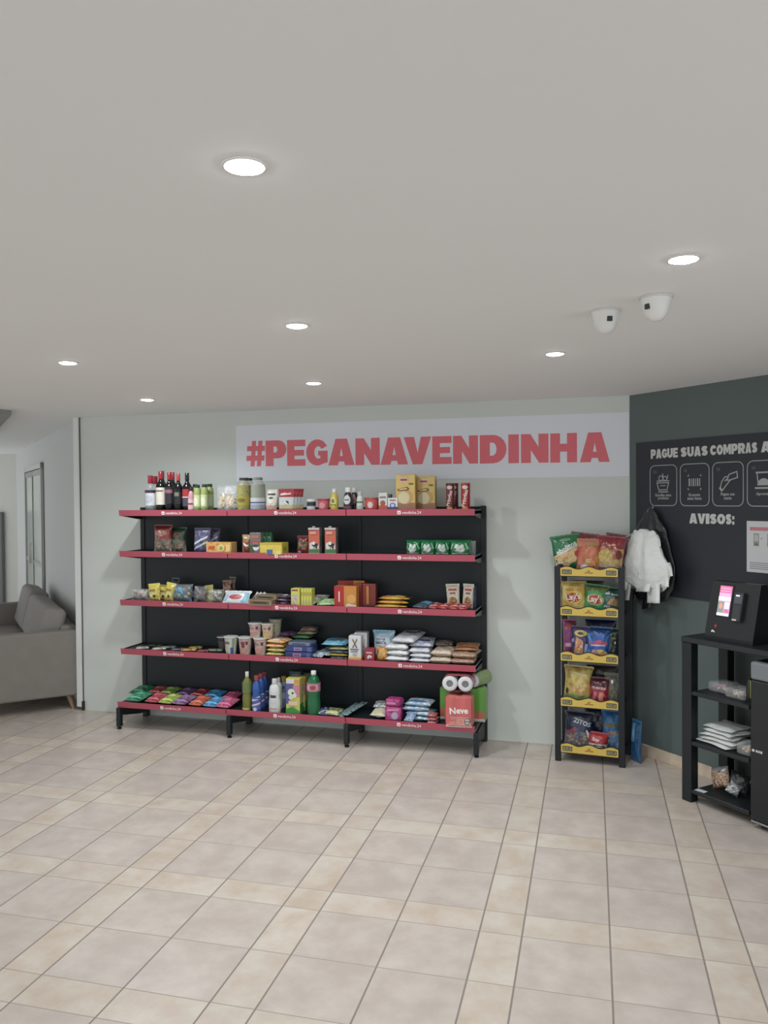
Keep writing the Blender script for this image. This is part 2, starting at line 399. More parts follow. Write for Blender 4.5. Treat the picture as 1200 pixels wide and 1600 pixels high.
# ------------------------------------------------------------------ wall lettering
def wall_sign():
    t = thing('wall_sign', 'long pale wall sign with a hash sign and large red capitals', 'sign', (-1.3, WALL_Y, 1.85))
    MB().box(-2.745 + 1.3, -0.003, 0.0, XR + 1.3 - 0.002, -0.0004, 0.43).build('backing_sheet', mat((226, 230, 238), 0.55), t)
    spans = [('#', 82, 135), ('P', 137, 196), ('E', 198, 250), ('G', 252, 313), ('A', 315, 389), ('N', 392, 461), ('A', 463, 541), ('V', 529, 607), ('E', 610, 665), ('N', 669, 740), ('D', 745, 821), ('I', 826, 856), ('N', 862, 940), ('H', 945, 1021), ('A', 1029, 1114)]
    mb = MB()
    for c, u0, u1 in spans:
        xa = at(340 + u0 / 1.818, 705, WALL_Y).x; xb = at(340 + u1 / 1.818, 705, WALL_Y).x
        f0 = (xa + 2.645) / 2.66
        zb = 1.965 - 0.017 * f0; hh = 0.194 + 0.008 * f0
        for gi, (vs, fs) in enumerate(glyph(c)):
            extrude2d(mb, [(xa + x * (xb - xa), zb + y * hh) for x, y in vs], fs, lambda x, z, l: (x + 1.3, -0.003 - l, z - 1.85), 0, 0.0012 + 0.0006 * (gi > 1))
    mb.build('lettering', mat((224, 112, 122), 0.55), t)
wall_sign()

# ------------------------------------------------------------------ gondola shelving
m_black = mat((20, 30, 35), 0.5)
m_black2 = mat((18, 25, 29), 0.5)
m_red = mat((178, 82, 98), 0.45)
ROWZ = [1.640, 1.333, 0.966, 0.597, 0.206]          # top of each price rail
XS = [-3.545, -2.650, -1.745, -0.845]
FY = [5.29, 5.29, 5.29, 5.29, 5.24]
SZ = [z - 0.012 for z in ROWZ]                      # the surface things stand on
def shelf_tag_mesh():
    vs, fs, asp = text2d('vendinha.24', 0.012)
    mb = MB(); fn = lambda x, z, l: (x, -l - 0.0003, z)
    extrude2d(mb, [(x * 0.135 + 0.022, z * 0.135) for x, z in vs], fs, fn, 0, 0.0006)
    v2, f2 = tris([rrect(-0.078, -0.013, -0.052, 0.013, 0.006), [(-0.073, 0.004), (-0.070, -0.004), (-0.065, -0.007), (-0.060, -0.004), (-0.057, 0.004), (-0.060, 0.001), (-0.065, -0.002), (-0.070, 0.001)]])
    extrude2d(mb, v2, f2, fn, 0, 0.0006)
    o = mb.build('lettering', mat((246, 226, 230), 0.5)); me = o.data; bpy.data.objects.remove(o); return me
def gondola():
    t = thing('shelf_unit', 'long black shelving unit with five rows of red-edged shelves', 'shelf', (-2.19, 5.45, 0))
    ox, oy = 2.19, -5.45
    for i in range(3):
        MB().box(XS[i] + ox + 0.004, 5.598 + oy, 0.165, XS[i + 1] + ox - 0.004, 5.612 + oy, 1.652).build('back_panel', m_black, t)
    for i, x in enumerate([-3.535, -2.645, -1.745, -0.838]):
        MB().rbox(x + ox - 0.018, 5.59 + oy, 0.0, x + ox + 0.018, 5.638 + oy, 1.657, 0.002, 1).build('upright', m_black2, t)
    for i, x in enumerate([-3.529, -2.625, -1.738, -0.838]):
        b = MB(); b.rbox(x + ox - 0.016, 5.222 + oy, 0.022, x + ox + 0.016, 5.262 + oy, 0.162, 0.002, 1)
        vs = [(x + ox + s * 0.008, y + oy, z) for s in (-1, 1) for y, z in ((5.262, 0.163), (5.59, 0.163), (5.59, 0.045), (5.52, 0.045), (5.262, 0.10))]
        b.add(vs, [(0, 1, 2, 3, 4), (9, 8, 7, 6, 5)] + [(k, 5 + k, 5 + (k + 1) % 5, (k + 1) % 5) for k in range(5)])
        l = b.build('base_leg', m_black2, t)
        MB().lathe([(0.014, 0), (0.016, 0.004), (0.016, 0.012), (0.008, 0.016), (0.008, 0.024)], 12, 0, (x + ox, 5.242 + oy, 0)).build('levelling_foot', mat((20, 20, 20), 0.6), l, True)
    lm = shelf_tag_mesh()
    for r in range(5):
        zt = ROWZ[r]; fy = FY[r]
        for i in range(3):
            x0 = XS[i] + 0.003; x1 = XS[i + 1] - 0.003
            if r == 4 and i == 0: x0 -= 0.0
            s = MB(); s.rbox(x0 + ox, fy + 0.006 + oy, zt - 0.036, x1 + ox, 5.597 + oy, zt - 0.012, 0.002, 1)
            tr = s.build('shelf_board', m_black, t)
            b = MB(); b.add([(x0 + ox, fy + oy - 0.004, zt), (x1 + ox, fy + oy - 0.004, zt), (x1 + ox, fy + oy + 0.004, zt - 0.044), (x0 + ox, fy + oy + 0.004, zt - 0.044),
                             (x0 + ox, fy + oy, zt), (x1 + ox, fy + oy, zt), (x1 + ox, fy + oy + 0.008, zt - 0.044), (x0 + ox, fy + oy + 0.008, zt - 0.044)],
                            [(0, 1, 2, 3), (7, 6, 5, 4), (0, 4, 5, 1), (1, 5, 6, 2), (2, 6, 7, 3), (3, 7, 4, 0)])
            b.build('price_rail', m_red, tr)
            c = MB(); ends = ([x0] if i == 0 else []) + ([x1] if i == 2 else [])
            lo = bpy.data.objects.new('lettering', lm); COL.objects.link(lo); lo.parent = tr
            lo.location = ((x0 + x1) / 2 + ox - 0.005, fy + oy - 0.0025, zt - 0.023); lo.rotation_euler = (math.radians(10.3), 0, 0)
            for e in ends:
                if r < 4:
                    y0 = fy + oy; y1 = 5.595 + oy; k = 0.006 * (1 if e == x0 else -1)
                    pts = [(y0 + 0.005, zt - 0.006), (y1, zt - 0.006), (y1, zt - 0.075), (y1 - 0.05, zt - 0.075), (y0 + 0.02, zt - 0.044)]
                    vs = [(e + ox, y, z) for y, z in pts] + [(e + ox + k, y, z) for y, z in pts]
                    MB().add(vs, [(0, 1, 2, 3, 4), (9, 8, 7, 6, 5)] + [(q_, 5 + q_, 5 + (q_ + 1) % 5, (q_ + 1) % 5) for q_ in range(5)]).build('end_bracket', mat((96, 98, 100), 0.4) if i == 2 else m_black2, tr)
gondola()

MUTED = True
# ------------------------------------------------------------------ goods: shapes
def refine(vs, fs, lim):
    """cut long triangles so that a print follows the curve it lies on"""
    vs = [tuple(v) for v in vs]; T_ = []
    for f in fs:
        for i in range(1, len(f) - 1): T_.append((f[0], f[i], f[i + 1]))
    for _ in range(4):
        E = {}
        for f in T_:
            for i in range(3):
                a, b = f[i], f[(i + 1) % 3]; k = (min(a, b), max(a, b))
                if k not in E and math.hypot(vs[a][0] - vs[b][0], vs[a][1] - vs[b][1]) > lim:
                    E[k] = len(vs); vs.append(((vs[a][0] + vs[b][0]) / 2, (vs[a][1] + vs[b][1]) / 2))
        if not E: break
        out = []
        for a, b, c in T_:
            m = [E.get((min(p, q), max(p, q))) for p, q in ((a, b), (b, c), (c, a))]
            n = sum(x is not None for x in m)
            if n == 0: out.append((a, b, c))
            elif n == 3: out += [(a, m[0], m[2]), (m[0], b, m[1]), (m[2], m[1], c), (m[0], m[1], m[2])]
            else:
                while m[0] is None or (n == 2 and m[1] is None): a, b, c = b, c, a; m = m[1:] + m[:1]
                if n == 1: out += [(a, m[0], c), (m[0], b, c)]
                else: out += [(m[0], b, m[1]), (a, m[0], m[1]), (a, m[1], c)]
        T_ = out
    return vs, T_
def decals(parent, specs, surf, w, h, curved=False):
    """printed patches and lettering laid on a surface; coordinates are fractions of width (-.5...5) and height (0..1)"""
    names = {'r': 'printed_panel', 'e': 'printed_disc', 't': 'lettering', 'p': 'printed_panel'}
    for k, sp in enumerate(specs):
        kind = sp[0]; mb = MB()
        fn = lambda x, z, l: surf(x, z, l + (0.0016 if curved else 0.0006) + 0.0006 * k)
        if kind == 'r':
            _, x0, z0, x1, z1, c = sp; n = 6; m_ = 4
            vs = [((x0 + (x1 - x0) * i / n) * w, (z0 + (z1 - z0) * j / m_) * h) for j in range(m_ + 1) for i in range(n + 1)]
            fs = [(j * (n + 1) + i, j * (n + 1) + i + 1, (j + 1) * (n + 1) + i + 1, (j + 1) * (n + 1) + i) for j in range(m_) for i in range(n)]
        elif kind == 'e':
            _, cx, cz, rx, rz, c = sp; vs = [(cx * w, cz * h)]; fs = []
            for rr in (0.5, 1.0):
                vs += [((cx + rx * rr * math.cos(a * PI / 8)) * w, (cz + rz * rr * math.sin(a * PI / 8)) * h) for a in range(16)]
            fs = [(0, 1 + a, 1 + (a + 1) % 16) for a in range(16)] + [(1 + a, 17 + a, 17 + (a + 1) % 16, 1 + (a + 1) % 16) for a in range(16)]
        elif kind == 'p':
            _, pts, c = sp; vs, fs = tris([[(x * w, z * h) for x, z in pts]])
        else:
            s, cx, cz, tw, c = sp[1:6]; rot = math.radians(sp[6]) if len(sp) > 6 else 0
            v0, fs, asp = text2d(s, 0.03); W = tw * w
            vs = [(cx * w + (x * math.cos(rot) - z * math.sin(rot)) * W, cz * h + (x * math.sin(rot) + z * math.cos(rot)) * W) for x, z in v0]
        vs, fs = refine(vs, fs, 0.14 * w if kind != 't' else 0.08 * w)
        extrude2d(mb, vs, fs, fn, 0, 0.0003)
        mm = c if isinstance(c, bpy.types.Material) else mat(c, 0.4)
        mb.build(names[kind], mm, parent, kind == 'r')

def b_pillow(t, w, h, d, bands, specs=(), name='pouch', doy=False, crimp=None, seed=0, flare=0.0, fat=False):
    """bag standing on its lower edge; bands = [(from height fraction, material), ...]"""
    r = random.Random(seed); ph = [r.uniform(0, 6) for _ in range(6)]
    nx, nz = 20, 24
    def prof(u, v):
        s = max(0.0, 1 - abs(2 * u - 1) ** (5.0 if fat else 2.4)) ** (0.45 if fat else 0.6)
        if doy: q = max(0.0, min(1.0, (1 - v) * 1.25)) ** 0.8 * (1.0 if v > 0.05 else 0.85)
        else: q = max(0.0, 1 - abs(2 * v - 1) ** (5.0 if fat else 3.2)) ** (0.45 if fat else 0.65)
        wr = 1 + 0.14 * math.sin(9 * u + ph[0] + 3 * v) * math.sin(8 * v + ph[1]) + 0.08 * math.sin(21 * u + ph[2]) * math.cos(17 * v + ph[3])
        return s * q * wr * d / 2, q
    def wid(v, q):
        return w * (1 - 0.07 * q + 0.02 * math.sin(7 * v + ph[4])) * (1 + flare * (abs(2 * v - 1) ** 4))
    def surf(x, z, l=0.0):
        v = min(1, max(0, z / h)); _, q = prof(0.5, v); q = min(1, q)
        u = min(1, max(0, x / wid(v, min(1, max(0, 1 - abs(2 * v - 1) ** 3.2) ** 0.65) if not doy else q) + 0.5))
        T, _ = prof(u, v); return (x, -T - l, z)
    vs = []; fs = []; ms = []
    for side in (-1, 1):
        o = len(vs)
        for j in range(nz + 1):
            v = j / nz
            for i in range(nx + 1):
                u = i / nx; T, q = prof(u, v); x = (u - 0.5) * wid(v, min(1, q))
                vs.append((x, side * T if side < 0 else T * 0.9, v * h))
        for j in range(nz):
            mi = 0
            for bi, (b0, _) in enumerate(bands):
                if (j + 0.5) / nz >= b0: mi = bi
            for i in range(nx):
                a = o + j * (nx + 1) + i; f = (a, a + 1, a + nx + 2, a + nx + 1)
                fs.append(f if side < 0 else f[::-1]); ms.append(mi)
    mb = MB(); mb.v = vs; mb.f = fs; mb.m = ms
    mb.build(name, [b[1] for b in bands], t, True)
    if crimp:
        c = MB(); W = wid(1, 0)
        n = 12; pts = [(-W / 2 + W * i / n, h + 0.008 + (0.003 if i % 2 else 0)) for i in range(n + 1)]
        top = [(x, 0.0009 * s, z) for s in (-1, 1) for x, z in pts]; bot = [(x, 0.0009 * s, h - 0.008) for s in (-1, 1) for x, z in pts]
        c.add(top + bot, [(i, i + 1, 2 * n + 2 + i + 1, 2 * n + 2 + i) for i in range(n)] + [(n + 1 + i + 1, n + 1 + i, 3 * n + 3 + i, 3 * n + 3 + i + 1) for i in range(n)] + [(i, n + 1 + i, n + 2 + i, i + 1) for i in range(n)])
        c.build('top_seal', crimp, t)
    decals(t, specs, surf, w, h, True)
    return surf

def b_box(t, w, h, d, m, specs=(), side=None, name='carton', r=0.003, top=None):
    MB().rbox(-w / 2, -d / 2, 0, w / 2, d / 2, h, r, 2).build(name, m, t)
    decals(t, specs, lambda x, z, l: (x, -d / 2 - l, z), w, h)
    if side: decals(t, side, lambda x, z, l: (w / 2 + l, x, z), d, h)
    if top: decals(t, top, lambda x, z, l: (x, -d / 2 + z, h + l), w, d)

BOTTLES = {
 'wine': [(0, 0), (.94, 0), (1, .015), (1, .60), (.93, .66), (.62, .72), (.40, .77), (.34, .82), (.34, .97), (.38, .975), (.38, 1), (0, 1)],
 'spirit': [(0, 0), (.95, 0), (1, .015), (1, .62), (.9, .70), (.5, .77), (.38, .80), (.38, .99), (0, 1)],
 'jar': [(0, 0), (.93, 0), (1, .03), (1, .72), (.86, .84), (.62, .9), (.62, 1), (0, 1)],
 'pet': [(0, 0), (.85, 0), (1, .04), (1, .3), (.94, .36), (.94, .44), (1, .5), (1, .7), (.8, .83), (.45, .91), (.34, .94), (.34, 1), (0, 1)],
 'tub': [(0, 0), (.84, 0), (.88, .03), (1, .93), (1, 1), (0, 1)],
 'can': [(0, 0), (.97, 0), (1, .01), (1, .985), (.97, 1), (0, 1)],
 'cup': [(0, 0), (.70, 0), (.74, .04), (1, .96), (1.04, .965), (1.04, 1), (0, 1)],
 'sauce': [(0, 0), (.9, 0), (1, .04), (1, .45), (.92, .6), (.86, .68), (.6, .8), (.36, .85), (.36, 1), (0, 1)],
 'detergent': [(0, 0), (.9, 0), (1, .03), (.98, .35), (.86, .5), (.95, .62), (.8, .78), (.42, .86), (.3, .89), (.3, 1), (0, 1)],
}
def b_bottle(t, kind, R_, h, m, cap=None, caph=0.16, capr=0.42, capn='cap', label=None, specs=(), sy=1.0, fill=None):
    P = [(r * R_, z * h) for r, z in BOTTLES[kind]]
    MB().lathe(P, 24, 0, (0, 0, 0), sy).build('bottle_body' if kind not in ('tub', 'cup', 'can', 'jar') else {'tub': 'tub', 'cup': 'cup', 'can': 'tube', 'jar': 'jar'}[kind], m, t, True)
    if fill: MB().lathe([(0, .01 * h), (.9 * R_, .01 * h), (.95 * R_, .03 * h), (.95 * R_, fill[1] * h), (0, fill[1] * h)], 20, 0, (0, 0, 0), sy).build('contents', fill[0], t, True)
    if cap: MB().lathe([(0, h * (1 - caph)), (capr * R_, h * (1 - caph)), (capr * R_ * 1.04, h * (1 - caph) + 0.001), (capr * R_ * 1.0, h * 1.003), (capr * R_ * 0.9, h * 1.008), (0, h * 1.008)], 20, 0, (0, 0, 0), 1.0).build(capn, cap, t, True)
    def surf(x, z, l=0.0):
        zz = z / h; rr = R_
        bp = BOTTLES[kind]
        for (r0, z0), (r1, z1) in zip(bp[1:-1], bp[2:]):
            if z0 <= zz <= z1 and z1 > z0: rr = R_ * (r0 + (r1 - r0) * (zz - z0) / (z1 - z0)); break
        a = max(-1.5, min(1.5, x / max(R_, 1e-5))); q = rr + 0.0006 + l
        return (q * math.sin(a), -q * math.cos(a) * sy, z)
    if label:
        z0, z1, lm_ = label
        MB().lathe([((R_ + 0.0003), z0 * h), ((R_ + 0.0005), z1 * h)], 24, 0, (0, 0, 0), sy).build('wrap_label', lm_, t, True)
    decals(t, specs, surf, 2 * R_, h)
    return surf
def b_lumps(t, w, h, d, cols, n=26, r0=0.008, r1=0.014, z0=0.0, seed=1, name='contents', cr=1.0):
    r = random.Random(seed); mb = MB()
    for k in range(n):
        rad = r.uniform(r0, r1); x = r.uniform(-.5, .5) * (w - 2.4 * rad) * cr; z = z0 + rad + r.random() * max(0.001, h - 2 * rad)
        dd = max(0.0, d / 2 * (1 - (2 * x / w) ** 2) - rad * 1.1); y = r.uniform(-dd, dd)
        rot = Euler((r.uniform(0, 3), r.uniform(0, 3), r.uniform(0, 3))).to_matrix().to_4x4()
        M_ = Matrix.Translation((x, y, z)) @ rot
        mb.lathe([(0, -rad), (rad * .7, -rad * .6), (rad * .85, 0), (rad * .6, rad * .65), (0, rad)], 7, k % len(cols), (0, 0, 0), 1.0, M_)
    o = mb.build(name, cols, t, True); o['kind'] = 'stuff'; return o

# ------------------------------------------------------------------ goods: placing
ITEMS = []
def slot(row, x0, x1, yt, Y, yb=None, z=None):
    zb = SZ[row] if row is not None else z
    xm = (x0 + x1) / 2
    if yb is not None: zb = at(xm, yb, Y).z
    a = at(x0, yt, Y); b = at(x1, yt, Y)
    return (a.x + b.x) / 2, zb, abs(b.x - a.x), at(xm, yt, Y).z - zb
def G(name, label, cat, row, x0, x1, yt, Y, rot=0.0, lean=0.0, group=None, yb=None, z=None, roll=0.0):
    x, zb, w, h = slot(row, x0, x1, yt, Y, yb, z)
    t = thing(name, label, cat, (x, Y, zb + 0.0004), (math.radians(-lean), math.radians(roll), math.radians(rot)), group)
    return t, w, h
def stand_bag(name, label, cat, row, x0, x1, yt, Y, d, bands, specs=(), rot=0, lean=6, group=None, crimp=None, doy=False, seed=0, z=None, yb=None, roll=0, flare=0.0, lumps=None):
    t, w, h = G(name, label, cat, row, x0, x1, yt, Y, rot, lean, group, yb, z, roll)
    h = h / math.cos(math.radians(lean)); hh = h - (0.009 if crimp else 0)
    b_pillow(t, w, hh, d, bands, specs, 'pouch', doy, crimp, seed, flare)
    if lumps: b_lumps(t, w * 0.86, hh * lumps.get('fill', 0.7), d * 0.8, lumps['cols'], lumps.get('n', 30), lumps.get('r0', .008), lumps.get('r1', .014), 0.012, seed + 5)
    return t
def lay_bag(name, label, cat, x, y, z, w, L_, th, m, specs=(), rot=0, tilt=0, group=None, seed=0, bands=None, crimp=None, roll=0, fat=False):
    """bag lying on its back, print up, its lower edge towards the viewer"""
    t = thing(name, label, cat, (x, y, z + th * 0.47 + 0.001), (math.radians(-90 + tilt), 0, 0), group)
    t.rotation_euler = (Matrix.Rotation(math.radians(rot), 3, 'Z') @ Matrix.Rotation(math.radians(roll), 3, 'Y') @ Matrix.Rotation(math.radians(-90 + tilt), 3, 'X')).to_euler()
    b_pillow(t, w, L_, th, bands or [(0, m)], specs, 'pouch', False, crimp, seed, 0.0, fat)
    return t
def px2x(row, px, Y, dz=0.0):
    z = SZ[row] + dz; X = 0.0
    for _ in range(12):
        p = Vector((X, Y, z - CAMZ)); d = p.dot(FW); u = 600 + FPX * p.dot(RT) / d
        p2 = Vector((X + 1e-3, Y, z - CAMZ)); u2 = 600 + FPX * p2.dot(RT) / p2.dot(FW); X += (px - u) / ((u2 - u) / 1e-3)
    return X

# ============================================================ top shelf (row 0)
GW = 'wine bottles on the top shelf'
m_dark = mat((22, 20, 24), 0.12); m_wlabel = mat((222, 216, 200), 0.6); m_rc = mat((168, 38, 52), 0.3)
m_water = mat((196, 204, 206), 0.1, 0, 'clear')
for k, (x0, x1, yt, Y, lab) in enumerate([(227.5, 242, 743.5, 5.35, 'clear spirit bottle with red cap at the left end of the top shelf'), (236, 249, 744.5, 5.45, 'clear spirit bottle with red cap standing behind the first clear bottle')]):
    t, w, h = G('spirit_bottle', lab, 'bottle', 0, x0, x1, yt, Y, group='clear spirit bottles')
    b_bottle(t, 'spirit', w / 2, h, m_water, m_rc, 0.22, 0.48, 'cap', (0.17, 0.52, mat((214, 216, 222), 0.5)), [('r', -.8, .52, .8, .60, (60, 40, 60)), ('e', 0, .35, .5, .1, (190, 196, 210))])
wines = [(244, 257.5, 737, 5.35, m_rc, (0.17, 0.60, m_wlabel), [('r', -.5, .50, .5, .53, (90, 70, 60))], 'dark wine bottle with a cream label and red foil neck'),
         (247, 260, 736.5, 5.46, mat((150, 60, 66), 0.35), (0.2, 0.6, mat((60, 50, 56), 0.5)), [], 'dark wine bottle with red foil standing behind the cream-labelled one'),
         (258, 270.5, 738.5, 5.35, m_rc, (0.2, 0.62, mat((40, 38, 46), 0.5)), [('r', -.6, .47, .6, .56, (150, 92, 106))], 'dark wine bottle with red foil and a dark label with pink band'),
         (263.5, 276, 738.5, 5.46, mat((176, 44, 58), 0.35), (0.2, 0.55, mat((34, 32, 40), 0.5)), [], 'dark wine bottle half hidden behind the pink-banded one'),
         (272.5, 284.5, 740, 5.35, mat((186, 62, 56), 0.35), (0.2, 0.5, mat((30, 32, 38), 0.5)), [('r', -.3, .4, .3, .5, (120, 120, 104))], 'dark wine bottle with orange-red foil and a small pale mark'),
         (285.5, 299, 739.5, 5.35, mat((26, 24, 28), 0.25), (0.14, 0.36, mat((70, 66, 84), 0.5)), [('r', -.75, .38, .75, .58, (170, 40, 48)), ('r', -.75, .36, .75, .385, (214, 200, 204))], 'dark wine bottle with black neck and red upper label')]
for x0, x1, yt, Y, cp, lb, sp, lab in wines:
    t, w, h = G('wine_bottle', lab, 'bottle', 0, x0, x1, yt, Y, group=GW)
    b_bottle(t, 'wine', w / 2, h, m_dark, cp, 0.19, 0.42, 'neck_foil', lb, sp)
t, w, h = G('small_bottle', 'little pink-labelled bottle with dark cap in front of the black-necked wine', 'bottle', 0, 294, 303, 761, 5.32)
b_bottle(t, 'sauce', w / 2, h, mat((196, 140, 150), 0.3), mat((60, 40, 46), 0.4), 0.16, 0.5, 'cap', (0.1, 0.5, mat((214, 176, 180), 0.5)), [('r', -.5, .28, .5, .34, (150, 40, 60))])
for x0, x1, yt, Y, lab in [(303, 313.5, 758, 5.34, 'pale green juice bottle just right of the little pink one'), (314, 324.5, 757, 5.34, 'pale green juice bottle with the brightest whitish label'), (322, 333, 756.5, 5.43, 'pale green juice bottle standing behind at the right of its pair'), (300, 310, 757, 5.44, 'pale green juice bottle tucked behind at the left of its pair')]:
    t, w, h = G('juice_bottle', lab, 'bottle', 0, x0, x1, yt, Y, group='pale green juice bottles')
    b_bottle(t, 'jar', w / 2, h, mat((150, 166, 96), 0.2), mat((50, 66, 54), 0.4), 0.1, 0.66, 'lid', (0.12, 0.62, mat((196, 208, 150), 0.5)), [('e', 0, .36, .38, .16, (222, 222, 190)), ('r', -.6, .1, .6, .18, (120, 160, 80))])
for x0, x1, yt, Y, lab, c, sd in [(338, 360, 758, 5.40, 'clear bag of beige grains beside the juice bottles', (196, 178, 150), 3), (350, 371, 757, 5.34, 'clear shiny bag of beige nuts left of the olive jars', (186, 160, 128), 4)]:
    stand_bag('clear_bag', lab, 'bag', 0, x0, x1, yt, Y, 0.06, [(0, clear())], [('e', 0, .42, .3, .26, pr(c, (210, 196, 170), (170, 140, 110)))], 0, 4, 'clear bags on the top shelf', mat((170, 174, 176), 0.2), True, sd, lumps={'cols': [mat(c, .6), mat((214, 204, 186), .6)], 'fill': .68, 'n': 34, 'r0': .007, 'r1': .012})
for x0, x1, yt, Y, lab, col, cc, lb in [(371, 391, 747, 5.35, 'tall jar of yellow-green olives', (170, 160, 60), (50, 60, 48), (178, 160, 50)), (380, 397, 747.5, 5.46, 'jar of yellow-green olives standing behind its twin', (160, 152, 66), (44, 54, 50), (150, 140, 60))]:
    t, w, h = G('olive_jar', lab, 'jar', 0, x0, x1, yt, Y, group='olive jars on the top shelf')
    b_bottle(t, 'jar', w / 2, h, mat((190, 194, 150), 0.08, 0, 'clear'), mat(cc, 0.4), 0.07, 0.66, 'lid', (0.18, 0.45, mat(lb, 0.5)), [('e', 0, .33, .3, .06, (120, 110, 50))], fill=(mat(col, 0.4, 0, 'grain', 0, (196, 184, 80), (140, 130, 40), 60), 0.78))
t, w, h = G('vinegar_jug', 'large clear bottle of greyish liquid with a white and blue label', 'bottle', 0, 392, 414, 746.5, 5.35)
b_bottle(t, 'jar', w / 2, h, mat((196, 204, 196), 0.08, 0, 'clear'), mat((120, 130, 118), 0.4), 0.07, 0.6, 'lid', (0.2, 0.40, mat((206, 208, 212), 0.5)), [('r', -.8, .24, .8, .275, (50, 66, 130)), ('r', -.8, .06, .8, .2, (150, 160, 176))], fill=(mat((158, 164, 142), 0.15), 0.8))
stand_bag('mayonnaise_pouch', 'cream standing pouch with a black band', 'pouch', 0, 415, 433, 765, 5.34, 0.05, [(0, film((206, 178, 150))), (.3, film((226, 218, 204)))], [('r', -.34, .78, .34, .87, (52, 54, 56)), ('e', 0, .52, .26, .17, (236, 232, 222)), ('e', 0, .64, .2, .05, (74, 80, 80)), ('r', -.3, .08, .3, .26, (196, 150, 130))], 0, 3, None, film((226, 222, 210)), True, 11)
for k, (x0, x1, Y, lab) in enumerate([(435, 459, 5.335, 'front red and white sauce pouch of four in line'), (440, 464, 5.375, 'second red and white sauce pouch, right behind the front one'), (445.5, 469, 5.415, 'third red and white sauce pouch, counting from the front of its line'), (450.5, 474, 5.455, 'rearmost red and white sauce pouch, its right edge showing most')]):
    stand_bag('sauce_pouch', lab, 'pouch', 0, x0, x1, 764, Y, 0.03, [(0, film((176, 128, 92))), (.12, film((196, 184, 130))), (.30, film((206, 212, 214))), (.66, film((178, 50, 58)))], [('p', [(-.44, .7), (.44, .76), (.44, .96), (-.44, .9)], (196, 60, 68)), ('p', [(-.36, .75), (.30, .80), (.32, .88), (.1, .84), (-.1, .88), (-.36, .83)], (244, 226, 228)), ('e', .08, .4, .12, .09, (60, 74, 100)), ('p', [(-.1, .42), (.1, .3), (.16, .34), (-.04, .47)], (240, 240, 238))], 0, 2, 'red and white sauce pouches on the top shelf', film((178, 50, 58)), True, 12)
t, w, h = G('spread_jar', 'small jar with a white lid and black band beside the pink tub', 'jar', 0, 480, 493, 780, 5.34)
b_bottle(t, 'can', w / 2, h, mat((150, 152, 160), 0.3), mat((216, 218, 220), 0.4), 0.2, 1.03, 'lid', (0.44, 0.76, mat((46, 46, 50), 0.5)), [('r', -.6, .1, .6, .4, (196, 198, 206))])
t, w, h = G('margarine_tub', 'pinkish red tub with a red lid left of the mustard', 'tub', 0, 497, 514.5, 779.5, 5.34)
b_bottle(t, 'tub', w / 2, h, mat((206, 96, 108), 0.4), mat((176, 46, 62), 0.35), 0.14, 1.05, 'lid', None, [('e', 0, .45, .3, .25, (222, 140, 148))])
t, w, h = G('mustard_bottle', 'yellow mustard bottle with white cap', 'bottle', 0, 516, 528.5, 764, 5.34)
b_bottle(t, 'sauce', w / 2, h, mat((206, 184, 62), 0.35), mat((232, 232, 230), 0.4), 0.17, 0.5, 'cap', None, [('e', 0, .42, .4, .22, (226, 214, 120)), ('r', -.35, .25, .35, .31, (150, 120, 40)), ('e', 0, .45, .18, .1, (120, 130, 60))])
for x0, x1, yt, Y, lab, lc in [(537, 550.5, 762, 5.34, 'dark sauce bottle with white cap and round whitish label', (206, 208, 206)), (548, 559, 762.5, 5.44, 'dark sauce bottle with white cap standing behind its twin', (150, 110, 120))]:
    t, w, h = G('dark_sauce_bottle', lab, 'bottle', 0, x0, x1, yt, Y, group='dark sauce bottles with white caps')
    b_bottle(t, 'sauce', w / 2, h, mat((56, 36, 44), 0.2), mat((236, 236, 234), 0.4), 0.2, 0.62, 'cap', None, [('e', 0, .48, .42, .2, lc), ('r', -.25, .45, .25, .5, (90, 90, 96)), ('r', -.5, .1, .5, .2, (110, 60, 80))])
t, w, h = G('mayonnaise_jar', 'slim white bottle with a green mark and pale cap', 'bottle', 0, 557, 568, 768.5, 5.34)
b_bottle(t, 'sauce', w / 2, h, mat((206, 212, 202), 0.35), mat((196, 200, 198), 0.4), 0.18, 0.6, 'cap', None, [('r', -.5, .42, .5, .5, (70, 110, 80)), ('r', -.4, .12, .4, .28, (176, 190, 170))])
t, w, h = G('red_tub', 'wide red tub left of the little tomato carton', 'tub', 0, 570, 592.5, 777.5, 5.345)
b_bottle(t, 'tub', w / 2, h, mat((204, 86, 82), 0.4), mat((178, 64, 64), 0.35), 0.13, 1.04, 'lid', None, [('e', 0, .45, .2, .24, (226, 190, 186)), ('r', -.5, .1, .5, .18, (170, 56, 56))])
t, w, h = G('tomato_carton', 'little white and red carton with a tomato picture', 'carton', 0, 592.5, 606, 770, 5.335)
b_box(t, w, h, 0.04, mat((216, 212, 206), 0.45), [('r', -.5, 0, .5, .3, (196, 74, 60)), ('e', 0, .42, .3, .16, (168, 84, 60)), ('r', -.35, .7, .35, .8, (120, 130, 124))])
t, w, h = G('green_carton', 'small dark green carton mostly hidden behind the tomato carton', 'carton', 0, 603, 612, 772, 5.42)
b_box(t, w, h, 0.04, mat((92, 108, 88), 0.45), [('r', -.4, .6, .4, .8, (150, 160, 130))])
t, w, h = G('cream_carton', 'little white and blue cream carton with a red brand mark', 'carton', 0, 607, 622.5, 778, 5.335, 0)
b_box(t, w, h, 0.045, mat((216, 218, 222), 0.45), [('r', -.5, 0, .5, .3, (56, 66, 130)), ('e', 0, .42, .3, .2, (90, 100, 160)), ('e', 0, .42, .18, .12, (206, 208, 220)), ('r', -.3, .78, .3, .86, (170, 60, 70))])
